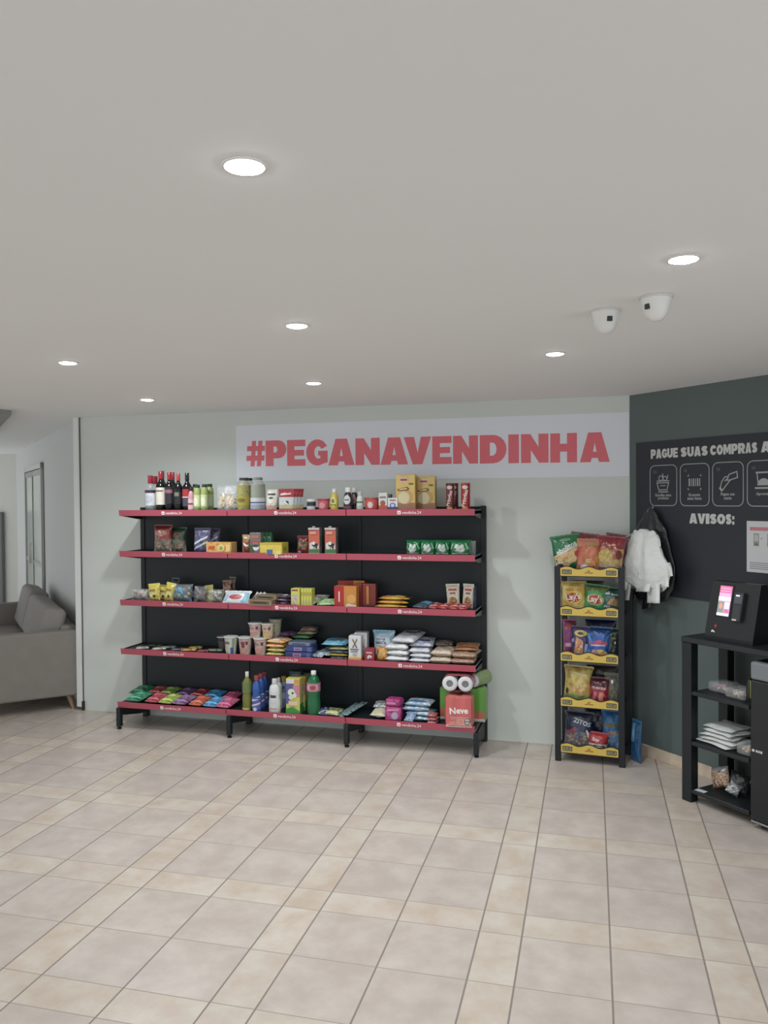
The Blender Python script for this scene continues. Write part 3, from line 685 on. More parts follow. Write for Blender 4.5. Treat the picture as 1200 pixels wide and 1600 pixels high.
m_py = pr((214, 176, 74), (222, 190, 96), (226, 184, 84), 12)
for x0, x1, yt, Y, rt, lab, dim in [(619, 651, 741.5, 5.36, 4, 'tall yellow box with a red logo panel and pale disc, front one', 0), (650, 682, 744.5, 5.45, 4, 'tall yellow box standing behind and right of the front one', 1)]:
    t, w, h = G('cereal_box', lab, 'box', 0, x0, x1, yt, Y, rt, group='tall yellow boxes on the top shelf')
    b_box(t, w * 0.93, h, 0.07, m_py, [('r', -.5, 0, .5, .22, (166, 112, 84)), ('e', -.02, .38, .42, .2, (206, 160, 90)), ('e', -.1, .36, .3, .17, (216, 204, 158)), ('r', -.3, .78, .12, .92, (222, 190, 176)), ('r', -.26, .82, .08, .88, (176, 70, 70)), ('e', .28, .74, .13, .025, (120, 100, 40)), ('p', [(-.42, .6), (.1, .66), (.2, .6), (.1, .56), (-.4, .55)], (120, 80, 40)), ('p', [(-.36, .6), (.06, .63), (.1, .59), (-.3, .57)], (224, 196, 140))], [('r', -.4, .1, .4, .9, (188, 140, 60))], 'box', 0.006)
for x0, x1, yt, Y, c, lab, cc in [(697, 710, 755.5, 5.335, (120, 38, 42), 'dark red tube of crisps', (226, 200, 196)), (704, 716, 755.5, 5.43, (116, 44, 46), 'dark red tube of crisps standing behind its twin', (226, 200, 196)), (720.5, 734.5, 755, 5.335, (186, 40, 44), 'bright red tube of crisps at the right end of the top shelf', (240, 220, 210))]:
    t, w, h = G('crisp_tube', lab, 'tube', 0, x0, x1, yt, Y, group='crisp tubes on the top shelf')
    b_bottle(t, 'can', w / 2, h, mat(c, 0.3), mat((96, 44, 44) if c[0] < 150 else (206, 66, 62), 0.4), 0.05, 1.04, 'lid', None, [('t', 'Pringles', 0, .55, 1.7, cc, 90) if False else ('t', 'Pringles', 0.02, .45, 1.9, cc, 78), ('e', 0, .85, .34, .07, cc), ('r', -.3, .05, .3, .13, (210, 150, 60))])

# ============================================================ second shelf (row 1)
for x0, x1, yt, Y, lab, top_, c1, c2, sd in [(240, 268, 820, 5.38, 'clear bag with red top full of brown biscuits', (136, 46, 46), (120, 84, 58), (150, 112, 80), 21), (265, 291, 824, 5.44, 'clear bag with dark green top full of brown biscuits', (52, 92, 68), (110, 86, 60), (132, 104, 78), 22)]:
    stand_bag('biscuit_bag', lab, 'bag', 1, x0, x1, yt, Y, 0.08, [(0, clear((206, 190, 170))), (.5, film(top_))], [('e', 0, .72, .3, .12, pr(top_, (150, 110, 90)))], 0, 4, 'biscuit bags on the second shelf', film(top_), False, sd, lumps={'cols': [mat(c1, .7), mat(c2, .7)], 'fill': .55, 'n': 30, 'r0': .010, 'r1': .017})
for x0, x1, yt, Y, lab, sd in [(302, 328, 825, 5.36, 'blue and violet bag with a white and yellow stripe beside the orange box', 23), (323, 343, 826, 5.45, 'blue bag with small pale figures behind the orange box', 24)]:
    stand_bag('snack_bag', lab, 'bag', 1, x0, x1, yt, Y, 0.06, [(0, pr((74, 78, 130), (90, 92, 150), (60, 62, 96))), (.6, pr((92, 84, 118), (70, 70, 110), (120, 116, 140)))], [('p', [(-.42, .3), (.35, .62), (.4, .72), (-.38, .42)], (206, 210, 220)), ('p', [(-.1, .2), (.4, .42), (.4, .5), (0, .34)], (196, 190, 120)), ('p', [(-.4, .1), (.1, .3), (.05, .36), (-.4, .18)], (188, 190, 214))], 0, 5, 'blue bags on the second shelf', film((88, 86, 120)), False, sd)
t, w, h = G('wafer_box', 'orange and yellow display box on the second shelf', 'box', 1, 326.5, 366, 847, 5.335, -2)
b_box(t, w, h, 0.09, pr((222, 160, 70), (226, 176, 90), (206, 130, 50), 30), [('r', -.5, 0, .5, .12, (200, 110, 50)), ('p', [(-.42, .35), (-.16, .4), (-.14, .7), (-.4, .66)], (206, 84, 44)), ('e', .1, .52, .14, .32, (226, 206, 110)), ('e', .1, .48, .07, .18, (130, 160, 90)), ('r', .3, .2, .46, .8, (230, 196, 120))], [('r', -.45, .1, .45, .9, (206, 164, 96))])
stand_bag('coffee_pack', 'brown coffee pack with a white swirl, left of the cup pack', 'pack', 1, 378, 393, 835.5, 5.35, 0.05, [(0, pr((150, 100, 70), (170, 120, 84), (120, 72, 52))), (.85, film((186, 150, 110)))], [('p', [(-.3, .62), (.3, .45), (.1, .36), (-.2, .5)], (226, 220, 214)), ('e', .05, .25, .3, .14, (150, 60, 50))], 0, 3, None, film((170, 130, 90)), False, 25)
t, w, h = G('coffee_brick', 'coffee brick with a white cup picture and red lettering', 'pack', 1, 392.5, 409.5, 832, 5.345)
b_box(t, w, h, 0.05, film((104, 112, 104)), [('e', .02, .36, .38, .2, (226, 226, 222)), ('r', -.4, .36, .44, .5, (104, 112, 104)), ('e', .02, .37, .32, .05, (80, 44, 34)), ('r', -.44, .52, .44, .62, (186, 70, 66)), ('p', [(-.34, .74), (.34, .74), (.34, .86), (.1, .88), (0, .84), (-.1, .88), (-.34, .86)], (206, 96, 90)), ('p', [(-.5, .0), (-.1, .1), (-.3, .42), (-.5, .4)], (56, 92, 56))], name='brick')
for x0, x1, Y, lab in [(410, 418.5, 5.45, 'green pack with white marks behind the yellow box, left of its twin'), (418, 426, 5.45, 'green pack with white marks behind the yellow box, right of its twin')]:
    t, w, h = G('green_pack', lab, 'pack', 1, x0, x1, 831.5, Y, group='green packs behind the yellow box')
    b_box(t, w, h, 0.04, film((44, 104, 70)), [('r', -.3, .4, .3, .8, (130, 180, 150)), ('r', -.12, .45, .12, .72, (40, 100, 66))], name='pack_body')
t, w, h = G('tea_box', 'yellow display box with a blue square on the second shelf', 'box', 1, 411, 446, 847.5, 5.34, -3)
b_box(t, w, h, 0.11, film((220, 192, 60)), [('r', -.18, 0, .08, .42, (70, 110, 160)), ('r', -.5, .86, .5, 1, (206, 172, 46)), ('r', .2, .0, .45, .3, (226, 204, 110))], [('r', -.45, .1, .45, .8, (196, 180, 60)), ('r', -.3, .3, .1, .6, (150, 150, 60))])
stand_bag('bean_bag', 'small dark red and beige bag left of the milk cartons', 'bag', 1, 463.5, 482, 837, 5.38, 0.06, [(0, pr((150, 40, 48), (120, 34, 40))), (.28, pr((140, 120, 84), (110, 92, 60), (90, 50, 44))), (.75, film((112, 40, 44)))], [('e', -.2, .1, .14, .06, (220, 200, 200))], 0, 6, None, film((110, 40, 44)), False, 27)
for x0, x1, lab in [(483, 501.5, 'red milk carton with a cow picture, the left one'), (508.5, 527, 'red milk carton with a cow picture, the right one, standing apart')]:
    t, w, h = G('milk_carton', lab, 'carton', 1, x0, x1, 824.5, 5.36, 5, group='milk cartons on the second shelf')
    b_box(t, w * 0.9, h, 0.065, mat((206, 96, 74), 0.4), [('r', -.5, 0, .5, .12, (214, 216, 206)), ('r', -.5, .06, .5, .2, (74, 120, 60)), ('p', [(-.4, .2), (.44, .2), (.44, .36), (0, .5), (-.4, .42)], (206, 206, 200)), ('e', .1, .36, .28, .07, (36, 36, 38)), ('e', .22, .28, .08, .07, (40, 40, 42)), ('e', -.02, .40, .12, .04, (232, 232, 230)), ('r', .0, .2, .05, .32, (30, 30, 32)), ('r', .24, .2, .3, .32, (30, 30, 32)), ('r', -.36, .76, .2, .86, (226, 150, 130)), ('r', -.5, .93, .5, 1, (190, 192, 190))], [('r', -.5, 0, .5, 1, (150, 146, 144)), ('r', -.3, .3, .3, .7, (110, 112, 116))])
    MB().lathe([(0, h), (.012, h), (.0125, h + .01), (0, h + .011)], 16, 0, (-0.008, -0.004, 0)).build('screw_cap', mat((176, 180, 182), 0.4), t, True)
mint = [('t', 'SEVEN', 0, .56, .62, (196, 222, 206)), ('e', 0, .44, .24, .24, (196, 208, 200)), ('e', -.1, .6, .09, .14, (206, 226, 214)), ('e', .12, .6, .09, .14, (206, 226, 214)), ('p', [(-.42, .45), (-.3, .8), (-.24, .8), (-.34, .4)], (150, 206, 170)), ('p', [(.42, .45), (.3, .8), (.24, .8), (.34, .4)], (150, 206, 170)), ('r', -.36, .1, .36, .19, (214, 232, 222))][1:]
for k, (x0, x1, lab) in enumerate([(634.5, 659.5, 'green bread bag with white print, leftmost of the four'), (656.5, 682, 'green bread bag with white print, second of the four from the left'), (679, 705, 'green bread bag with white print, second of the four from the right'), (702, 737, 'green bread bag with white print, rightmost and widest of the four')]):
    stand_bag('bread_bag', lab, 'bag', 1, x0, x1, 843.5, 5.36, 0.12, [(0, film((36, 122, 72)))], mint, 0, 2, 'green bread bags on the second shelf', None, False, 30 + k)
t, w, h = G('twisted_film', 'loose clear wrapping of the rightmost green bread bag, at the shelf end', 'wrapping', 1, 734, 744, 845, 5.40)
b_pillow(t, w, h, 0.05, [(0, clear())], (), 'film_twist', False, None, 37)

# ============================================================ third shelf (row 2)
stand_bag('candy_bag', 'clear bag of pale pink sweets at the left end of the third shelf', 'bag', 2, 204, 234, 920, 5.36, 0.10, [(0, clear((230, 226, 222)))], [], 0, 8, None, None, False, 41, lumps={'cols': [mat((206, 184, 176), .6), mat((176, 140, 130), .6), mat((190, 190, 170), .6)], 'fill': .85, 'n': 30, 'r0': .012, 'r1': .02})
for k, (x0, x1, yt, Y, rt, lab) in enumerate([(232.5, 251, 912, 5.35, -6, 'yellow snack packet leaning left, leftmost of three'), (247, 262, 914, 5.40, 4, 'yellow snack packet, middle of three'), (255, 270, 910.5, 5.36, 10, 'yellow snack packet leaning right, rightmost of three')]):
    stand_bag('yellow_packet', lab, 'packet', 2, x0, x1, yt, Y, 0.05, [(0, pr((196, 176, 60), (222, 206, 90), (170, 140, 50), 50)), (.75, film((216, 198, 76)))], [('e', 0, .4, .3, .16, (226, 214, 140)), ('e', .1, .3, .12, .08, (70, 60, 40)), ('r', -.3, .62, .2, .7, (150, 110, 40))], 0, 6, 'yellow packets on the third shelf', film((226, 210, 100)), False, 42 + k, roll=rt)
stand_bag('dark_bag', 'dark pouch rising behind the blue and yellow sweets', 'bag', 2, 268, 280, 903, 5.50, 0.03, [(0, film((40, 44, 56)))], [('r', -.3, .3, .3, .5, (70, 76, 100))], 0, 3, None, film((60, 62, 72)), False, 46)
stand_bag('candy_bag', 'clear bag of bright blue and yellow wrapped sweets', 'bag', 2, 268, 300, 913, 5.37, 0.10, [(0, clear((200, 210, 220)))], [('p', [(-.1, .7), (.1, .8), (.2, .4), (.05, .35)], (90, 160, 200))], 0, 8, None, None, False, 47, lumps={'cols': [mat((60, 130, 180), .4), mat((190, 180, 70), .4), mat((60, 70, 100), .5), mat((150, 170, 180), .4)], 'fill': .8, 'n': 34, 'r0': .012, 'r1': .019})
stand_bag('candy_bag', 'clear bag of dark blue sweets right of the blue and yellow ones', 'bag', 2, 293, 309, 921, 5.44, 0.08, [(0, clear((150, 160, 180)))], [], 0, 8, None, None, False, 48, lumps={'cols': [mat((56, 62, 84), .5), mat((90, 100, 130), .5)], 'fill': .8, 'n': 20, 'r0': .01, 'r1': .016})
stand_bag('candy_bag', 'grey clear bag with a twisted corner left of the yellow sachet', 'bag', 2, 302, 324, 916, 5.38, 0.08, [(0, clear((190, 186, 190)))], [('p', [(-.45, .95), (-.2, .98), (.25, .5), (.1, .45)], (150, 146, 150))], 0, 8, None, None, False, 49, lumps={'cols': [mat((110, 100, 104), .5), mat((140, 130, 128), .5)], 'fill': .7, 'n': 22, 'r0': .01, 'r1': .017})
stand_bag('candy_bag', 'clear bag of white and brown wrapped sweets before the yellow sachet', 'bag', 2, 324, 349, 921, 5.35, 0.09, [(0, clear((226, 226, 216)))], [], 0, 8, None, None, False, 50, lumps={'cols': [mat((206, 206, 190), .5), mat((90, 56, 40), .5), mat((160, 160, 140), .5)], 'fill': .85, 'n': 30, 'r0': .009, 'r1': .015})
stand_bag('yellow_sachet', 'single yellow sachet sticking up left of the standing brown packet', 'sachet', 2, 322, 335, 914.5, 5.41, 0.025, [(0, film((206, 196, 90)))], [('r', -.3, .45, .3, .62, (150, 130, 60)), ('r', -.3, .75, .3, .82, (120, 120, 60))], 0, 5, None, film((214, 206, 110)), False, 51, roll=-8)
stand_bag('brown_packet', 'brown printed packet standing at the back of the third shelf', 'packet', 2, 347, 361, 907, 5.46, 0.04, [(0, pr((140, 90, 66), (170, 130, 96), (96, 60, 48)))], [], 0, 3, None, film((150, 110, 80)), False, 52)
stand_bag('brown_packet', 'narrow dark packet taller than and right of the brown printed one', 'packet', 2, 358, 368, 901.5, 5.52, 0.03, [(0, pr((90, 72, 60), (150, 90, 80), (60, 52, 48)))], [], 0, 2, None, film((90, 90, 84)), False, 53)
t, w, h = G('wipes_pack', 'white and light blue pack with a red logo lying in front on the third shelf', 'pack', 2, 346, 388, 926.5, 5.33, 0, 38, roll=0)
b_pillow(t, w, h / math.cos(math.radians(38)), 0.03, [(0, film((206, 212, 218)))], [('e', -.02, .5, .24, .2, (190, 70, 74)), ('p', [(.2, .1), (.46, .1), (.42, .9), (.3, .9)], (130, 180, 206)), ('p', [(-.46, .2), (-.34, .2), (-.3, .7), (-.4, .7)], (150, 190, 210))], 'pack', False, film((200, 204, 210)), 54)
for k, (px, lab) in enumerate([(390, 'silver sachet leaning first behind the white and blue pack'), (395.5, 'silver sachet leaning between two others beside the white and blue pack'), (401, 'silver sachet leaning last, next to the tan chocolate box')]):
    X = px2x(2, px, 5.36); t = thing('silver_sachet', lab, 'sachet', (X, 5.36, SZ[2] + 0.001), (math.radians(-12), math.radians(38), math.radians(14)), 'leaning silver sachets')
    b_pillow(t, 0.022, 0.092, 0.012, [(0, mat((176, 172, 170), 0.25, 0.2, 'film'))], [('r', -.4, .3, .2, .7, (110, 96, 96))], 'sachet', False, film((200, 200, 200)), 55 + k)
for k, (x0, x1, yt, yb, Y, lab) in enumerate([(393, 430, 936, None, 5.335, 'flat tan chocolate box at the bottom of its stack'), (403, 437, 928.5, 935.5, 5.38, 'flat dark tan chocolate box set back on top of its stack')]):
    t, w, h = G('chocolate_box', lab, 'box', 2, x0, x1, yt, Y, -4, 0, 'flat tan chocolate boxes', yb)
    b_box(t, w, max(h, .02), 0.11, mat((150, 128, 98), 0.4), [('r', -.42, .2, .42, .8, (112, 90, 66)), ('r', -.28, .4, .3, .6, (44, 38, 34))], None, 'box', 0.002, [('r', -.4, .1, .4, .8, (90, 78, 60)), ('r', -.3, .35, .3, .6, (190, 174, 146))])
for k, (z_, c, lab) in enumerate([(0, (70, 40, 70), 'dark purple biscuit packet at the bottom of its stack'), (0.024, (176, 168, 176), 'whitish biscuit packet in the middle of the purple stack'), (0.048, (84, 44, 76), 'dark purple biscuit packet on top of its stack')]):
    lay_bag('biscuit_packet', lab, 'packet', px2x(2, 444, 5.36), 5.34, SZ[2] + z_, 0.115, 0.10, 0.022, pr(c, (120, 90, 120), (60, 30, 56)), [('e', 0, .3, .25, .12, (220, 210, 220))], 5 - 6 * k, group='purple biscuit packets', seed=58 + k)
for k in range(5):
    x, y_ = px2x(2, 463.5, 5.335) + 0.0205 * k + (0.0 if k == 0 else 0.006), 5.345
    t = thing('juice_powder_box', ['slim yellow box at the left of the standing row, its picture facing out', 'slim yellow box second from the left of the standing row', 'slim yellow box in the middle of the standing row', 'slim yellow box second from the right of the standing row', 'slim yellow box at the right end of the standing row'][k], 'box', (x + (0.0 if k == 0 else 0.026), y_, SZ[2] + .0004), (0, 0, 0), 'slim yellow boxes in a standing row')
    ww = 0.066 if k == 0 else 0.019
    b_box(t, ww, 0.125, 0.07, mat((206, 204, 84), 0.4), [('p', [(-.4, .05), (.1, .05), (.35, .6), (.1, .72), (-.3, .6)], pr((214, 206, 196), (160, 120, 120), (226, 222, 200), 60)), ('r', -.4, .86, .3, .94, (150, 50, 60))] if k == 0 else [('r', -.3, .6, .3, .8, (170, 150, 60)), ('r', -.3, .2, .3, .35, (190, 186, 130))])
for k, (px, y_, w_, c, rt, lab) in enumerate([(480, 5.33, .10, (176, 166, 150), -18, 'flat beige sachet lying at the front right of the yellow boxes'), (489, 5.40, .11, (150, 156, 140), 6, 'flat grey-green sachet lying behind the beige one'), (499, 5.47, .12, (74, 92, 100), 0, 'flat dark teal sachet standing out at the back')]):
    lay_bag('flat_sachet', lab, 'sachet', px2x(2, px, y_), y_, SZ[2] + 0.0 + 0.012 * k, w_, 0.09, 0.02, pr(c, (190, 186, 176), (130, 120, 110)), [('r', -.3, .3, .3, .6, (206, 200, 190))], rt, 14, 'flat sachets on the third shelf', 65 + k)
lay_bag('flat_sachet', 'light green sachet lying beside the red box', 'sachet', px2x(2, 512, 5.35), 5.33, SZ[2], 0.14, 0.10, 0.028, pr((130, 176, 96), (176, 206, 150), (96, 150, 70)), [('p', [(-.3, .3), (.3, .5), (.3, .6), (-.3, .4)], (206, 222, 196))], 18, 16, 'flat sachets on the third shelf', 68)
for k in range(5):
    t = thing('biscuit_box', ['red box with an orange face standing at the front of the biscuit row', 'dark red box with yellow top standing second in the biscuit row', 'red-brown box standing in the middle of the biscuit row', 'red box with a yellow band, fourth in the biscuit row', 'dark red box at the right end of the biscuit row'][k], 'box', ([px2x(2, 542, 5.35), px2x(2, 548, 5.46), px2x(2, 562, 5.45), px2x(2, 574, 5.45), px2x(2, 584, 5.45)][k], [5.35, 5.50, 5.44, 5.44, 5.44][k], SZ[2] + .0004), (0, 0, math.radians([-3, 0, 2, 2, 2][k])), 'red biscuit boxes standing in a row')
    W_ = [0.165, 0.2, 0.055, 0.05, 0.05][k]; H_ = [0.148, 0.172, 0.16, 0.158, 0.158][k]
    if k == 0: b_box(t, W_, H_, 0.06, mat((206, 132, 50), 0.4), [('r', -.5, 0, -.06, 1, (184, 40, 40)), ('r', -.3, .25, -.25, .75, (240, 220, 214)), ('e', .28, .4, .2, .22, (222, 160, 80)), ('p', [(-.04, .0), (.5, .0), (.5, .12), (.1, .2)], (226, 206, 180))])
    elif k == 1: b_box(t, W_, H_, 0.06, mat((176, 44, 38), 0.4), [('r', .1, .8, .5, 1, (206, 150, 50))])
    else: b_box(t, W_, H_, 0.06, mat([(0, 0, 0), (0, 0, 0), (150, 54, 44), (150, 50, 44), (134, 46, 42)][k], 0.4), [('r', [-.5, .1, -.5][k - 2], .1, [.5, .5, -.3][k - 2], .9, [(136, 46, 40), (196, 134, 50), (120, 40, 38)][k - 2])])
for k in range(3):
    lay_bag('pasta_packet', ['yellow packet at the bottom of the flat yellow stack', 'yellow packet in the middle of the flat yellow stack', 'yellow packet on top of the flat yellow stack, its end curling up'][k], 'packet', px2x(2, 612, 5.36) + .01 * k, 5.335 + 0.005 * k, SZ[2] + 0.027 * k, 0.235, 0.11, 0.026, pr((214, 160, 50), (226, 186, 80), (196, 130, 50), 25), [('r', .3, .2, .48, .8, (60, 50, 40)), ('r', -.3, .3, .2, .5, (226, 200, 110)), ('r', -.45, .1, -.1, .22, (206, 100, 70))], [3, -2, 1][k], group='stack of yellow packets', seed=70 + k)
lay_bag('blue_sachet', 'dark sachet with a bright blue corner left of the red packets', 'sachet', px2x(2, 657, 5.38), 5.33, SZ[2], 0.12, 0.13, 0.03, pr((70, 76, 84), (90, 110, 130), (50, 54, 60)), [('p', [(-.2, .5), (.4, .4), (.4, .8), (0, .9)], (90, 150, 190))], -20, 10, None, 74)
for k, px in enumerate([677, 693, 709, 722]):
    lay_bag('red_packet', ['red sachet lying flat, leftmost of the red four', 'red sachet lying flat, second of the red four from the left', 'red sachet lying flat beneath the standing cream packets', 'red sachet lying flat, rightmost of the red four'][k], 'sachet', px2x(2, px, 5.34), 5.31, SZ[2], 0.075, 0.12, 0.03, pr((186, 44, 50), (206, 80, 80), (150, 30, 40)), [('p', [(-.4, .1), (.3, .2), (.3, .3), (-.4, .22)], (226, 200, 200)), ('e', 0, .6, .2, .12, (222, 150, 140))], -12, 8, 'red sachets on the third shelf', 75 + k)
for k, (x0, x1, Y) in enumerate([(698, 719.5, 5.46), (721.5, 739, 5.46)]):
    stand_bag('cream_packet', ['cream packet with red and yellow print standing at the back, the left one', 'cream packet with red and yellow print standing at the shelf end'][k], 'packet', 2, x0, x1, 912.5, Y, 0.035, [(0, film((206, 200, 178)))], [('r', -.3, .76, .3, .86, (170, 70, 60)), ('e', 0, .32, .28, .18, pr((190, 120, 50), (130, 60, 40), (206, 170, 90), 70)), ('r', -.2, .62, .2, .7, (150, 90, 80))], 0, 2, 'cream packets standing on the third shelf', film((214, 210, 190)), False, 80 + k, roll=[-3, 3][k])
t, w, h = G('dark_blue_box', 'narrow dark blue box at the very end of the third shelf', 'box', 2, 737, 744, 915, 5.50)
b_box(t, w, h, 0.06, mat((44, 50, 84), 0.45), [('r', -.3, .3, .3, .6, (70, 80, 120))])

# ============================================================ fourth shelf (row 3)
bars = [(222, 5.33, .10, (190, 180, 176), 25, 'pale wrapped bar lying at the left end of the fourth shelf'), (240, 5.44, .13, (66, 80, 50), 10, 'dark green wrapped bar lying behind the pale one'),
        (248, 5.33, .11, (196, 190, 178), 22, 'whitish wrapped bar left of the shelf tag logo'), (262, 5.40, .12, (140, 140, 132), 20, 'grey wrapped bar lying behind the whitish one'),
        (277, 5.34, .11, (90, 96, 106), 20, 'dark bluish wrapped bar before the orange ones'), (294, 5.34, .12, (206, 150, 70), 14, 'orange wrapped bar lying at the front'),
        (304, 5.43, .11, (196, 170, 96), 16, 'yellowish wrapped bar behind the orange one'), (316, 5.33, .09, (150, 70, 74), 10, 'small dark red bar right of the orange one'), (334, 5.37, .13, (120, 136, 110), 4, 'green-grey wrapped bar beside the noodle cups')]
for k, (px, y_, w_, c, rt, lab) in enumerate(bars):
    lay_bag('snack_bar', lab, 'bar', px2x(3, px, y_), y_, SZ[3] + .0, w_, 0.045, 0.018, pr(c, tuple(min(255, v + 30) for v in c), tuple(max(0, v - 60) for v in c), 60), [('r', -.2, .3, .2, .7, tuple(max(0, v - 50) for v in c))], rt, 6, 'wrapped bars on the fourth shelf', 90 + k)
cupc = pr((206, 184, 178), (190, 150, 150), (214, 200, 190), 50)
CUPG = 'noodle cups on the fourth shelf'
def noodle_cup(x0, x1, yt, Y, lab, m, sp, yb=None, lid=(196, 196, 192)):
    t, w, h = G('noodle_cup', lab, 'cup', 3, x0, x1, yt, Y, group=CUPG, yb=yb)
    b_bottle(t, 'cup', w / 2.08, h, m, mat(lid, 0.4), 0.05, 1.07, 'lid', None, sp)
    return t
face = [('r', -.5, .55, -.3, .8, (120, 60, 64)), ('r', .22, .6, .42, .8, (110, 60, 64)), ('e', 0, .3, .4, .14, (196, 140, 120)), ('r', -.2, .62, .1, .74, (176, 120, 120))]
noodle_cup(340, 356, 994.5, 5.46, 'noodle cup with white lid and dark body behind the green and blue one', mat((96, 92, 92), 0.4), [('r', -.5, .7, .5, .9, (60, 56, 58))], lid=(206, 206, 204))
noodle_cup(351, 371, 994, 5.335, 'noodle cup with green edge and blue square, leftmost in front', mat((206, 206, 196), 0.4), [('r', .16, .05, .44, .42, (50, 90, 160)), ('r', .3, .42, .5, .9, (130, 160, 120)), ('r', -.4, .6, .1, .75, (120, 110, 100)), ('e', -.2, .3, .25, .16, (196, 190, 150))])
noodle_cup(373, 393.5, 995, 5.335, 'pinkish noodle cup in the lower row, the middle one', cupc, face[1:] + [('r', -.1, .45, .16, .78, (120, 56, 70))])
noodle_cup(397, 417, 996.5, 5.335, 'pinkish noodle cup in the lower row, beside the orange packets', cupc, face)
zt = SZ[3] + 0.003
noodle_cup(389, 409, 973, 5.35, 'pinkish noodle cup stacked on top, the left one', cupc, face, yb=996)
noodle_cup(409, 428, 974, 5.36, 'cream noodle cup stacked on top, the right one', pr((214, 200, 186), (206, 180, 140), (196, 160, 150), 40), face[1:] + [('e', 0, .25, .42, .2, (206, 170, 110))], yb=997.5)
noodle_cup(402, 420, 996, 5.44, 'plain noodle cup hidden under the stacked ones', cupc, [])
noodle_cup(421, 440, 996, 5.455, 'greenish noodle cup in the rear carrying another', pr((176, 176, 150), (190, 190, 166), (150, 150, 130)), [])
noodle_cup(421, 440, 966.5, 5.455, 'tall greenish noodle cup topmost at the rear', pr((166, 168, 140), (186, 186, 160), (140, 146, 120)), [('r', -.3, .4, .3, .6, (190, 186, 160))], yb=995, lid=(150, 154, 140))
for k in range(4):
    lay_bag('wafer_packet', ['orange and green packet at the bottom of the front stack', 'orange and green packet second from the bottom of the front stack', 'orange packet third from the bottom of the front stack', 'cream and orange packet on top of the front stack'][k], 'packet', px2x(3, 431.5 + (k % 2) * 1.5, 5.34), 5.315, SZ[3] + 0.0305 * k, 0.152, 0.12, 0.031, pr([(206, 150, 60), (206, 160, 70), (214, 166, 80), (214, 180, 140)][k], (226, 190, 110), (110, 130, 60) if k < 2 else (206, 130, 80), 26), [('p', [(-.4, .05), (.1, .02), (.3, .3), (-.1, .3)], [(120, 140, 60), (110, 140, 70), (190, 70, 50), (226, 196, 180)][k])], [2, -3, 1, -6][k], group='stack of orange packets', seed=100 + k, fat=True)
for k, (px, y_, z_) in enumerate([(441, 5.46, .10), (449, 5.47, .125)]):
    lay_bag('purple_packet', ['purple packet lying behind the orange stack', 'purple and pink packet topmost behind the orange stack'][k], 'packet', px2x(3, px, y_), y_ - 0.04, SZ[3] + z_ - .0, 0.14, 0.12, 0.03, pr((96, 64, 110), (150, 110, 150), (70, 50, 90)), [], 8 - 14 * k, group='purple packets', seed=105 + k)
for k, (z_, c) in enumerate([(0, (56, 60, 90)), (0.034, (86, 70, 100)), (0.066, (80, 60, 90))]):
    lay_bag('hidden_packet', ['dark packet at the very bottom behind the orange stack', 'dark packet in the middle behind the orange stack', 'dark violet packet just below the purple ones'][k], 'packet', px2x(3, 442, 5.46), 5.44, SZ[3] + z_, 0.15, 0.10, 0.032, pr(c, (100, 90, 120)), [], 4, group='dark packets behind the orange stack', seed=108 + k)
for k, (px, yy, z_) in enumerate([(462, 5.32, 0), (476, 5.335, 0.0), (466, 5.325, .042), (475, 5.35, .084)]):
    if k == 1: continue
    t = thing('biscuit_carton', ['blue flat box at the bottom of the blue stack', '', 'blue flat box with pale red-edged panel in the middle of the blue stack', 'greyish blue packet lying on top of the blue stack'][k], 'box', (px2x(3, [468, 0, 469, 470][k], 5.34), 5.375, SZ[3] + z_ + .001), (0, 0, math.radians([0, 0, 2, -4][k])), 'stack of blue boxes')
    b_box(t, [.205, 0, .2, .17][k], .041 if k < 3 else .026, 0.12, film((44, 60, 128)) if k < 3 else film((110, 120, 150)), [('r', -.2, .2, .1, .75, (150, 150, 200)), ('r', -.16, .35, .06, .6, (170, 60, 80)), ('r', .3, .1, .45, .9, (80, 100, 160))] if k < 3 else [('r', -.3, .3, .3, .7, (60, 80, 110))], name='packet', r=0.006)
for k, (px, z_, c, w_) in enumerate([(475, 0.0, (52, 60, 44), .17), (476, .035, (96, 60, 60), .17), (474, .070, (50, 90, 56), .17), (472, .104, (64, 130, 70), .15), (482, .135, (120, 104, 80), .15), (486, .162, (120, 96, 76), .13)]):
    lay_bag('rear_packet', ['dark packet at the bottom of the rear stack behind the blue boxes', 'dark red packet second from the bottom of the rear stack', 'dark green packet third from the bottom of the rear stack', 'bright green packet showing above the blue boxes', 'tan packet lying on the bright green one', 'brown packet with white print topmost of the rear stack'][k], 'packet', px2x(3, px, 5.50), 5.455, SZ[3] + z_, w_, 0.12, 0.032, pr(c, tuple(min(255, v + 50) for v in c)), [('e', 0, .4, .3, .2, tuple(min(255, v + 40) for v in c))], [0, 3, -3, -4, 8, 14][k], group='rear stack of packets', seed=112 + k)
for k, (px, y_, z_, c, rt) in enumerate([(491, 5.33, 0, (120, 150, 170), -18), (503, 5.34, .012, (150, 176, 190), -12), (516, 5.40, 0.02, (130, 156, 170), 4)]):
    lay_bag('light_blue_packet', ['light blue and white packet lying flat next to the blue boxes', 'light blue and white packet overlapping in the middle', 'light blue packet lying farther back near the cyan bag'][k], 'packet', px2x(3, px, y_), y_, SZ[3] + z_, 0.13, 0.12, 0.026, pr(c, (206, 214, 220), (60, 80, 100), 70), [('p', [(-.3, .2), (.3, .4), (.3, .5), (-.3, .3)], (40, 60, 80))], rt, 8, 'light blue packets lying flat', 120 + k)
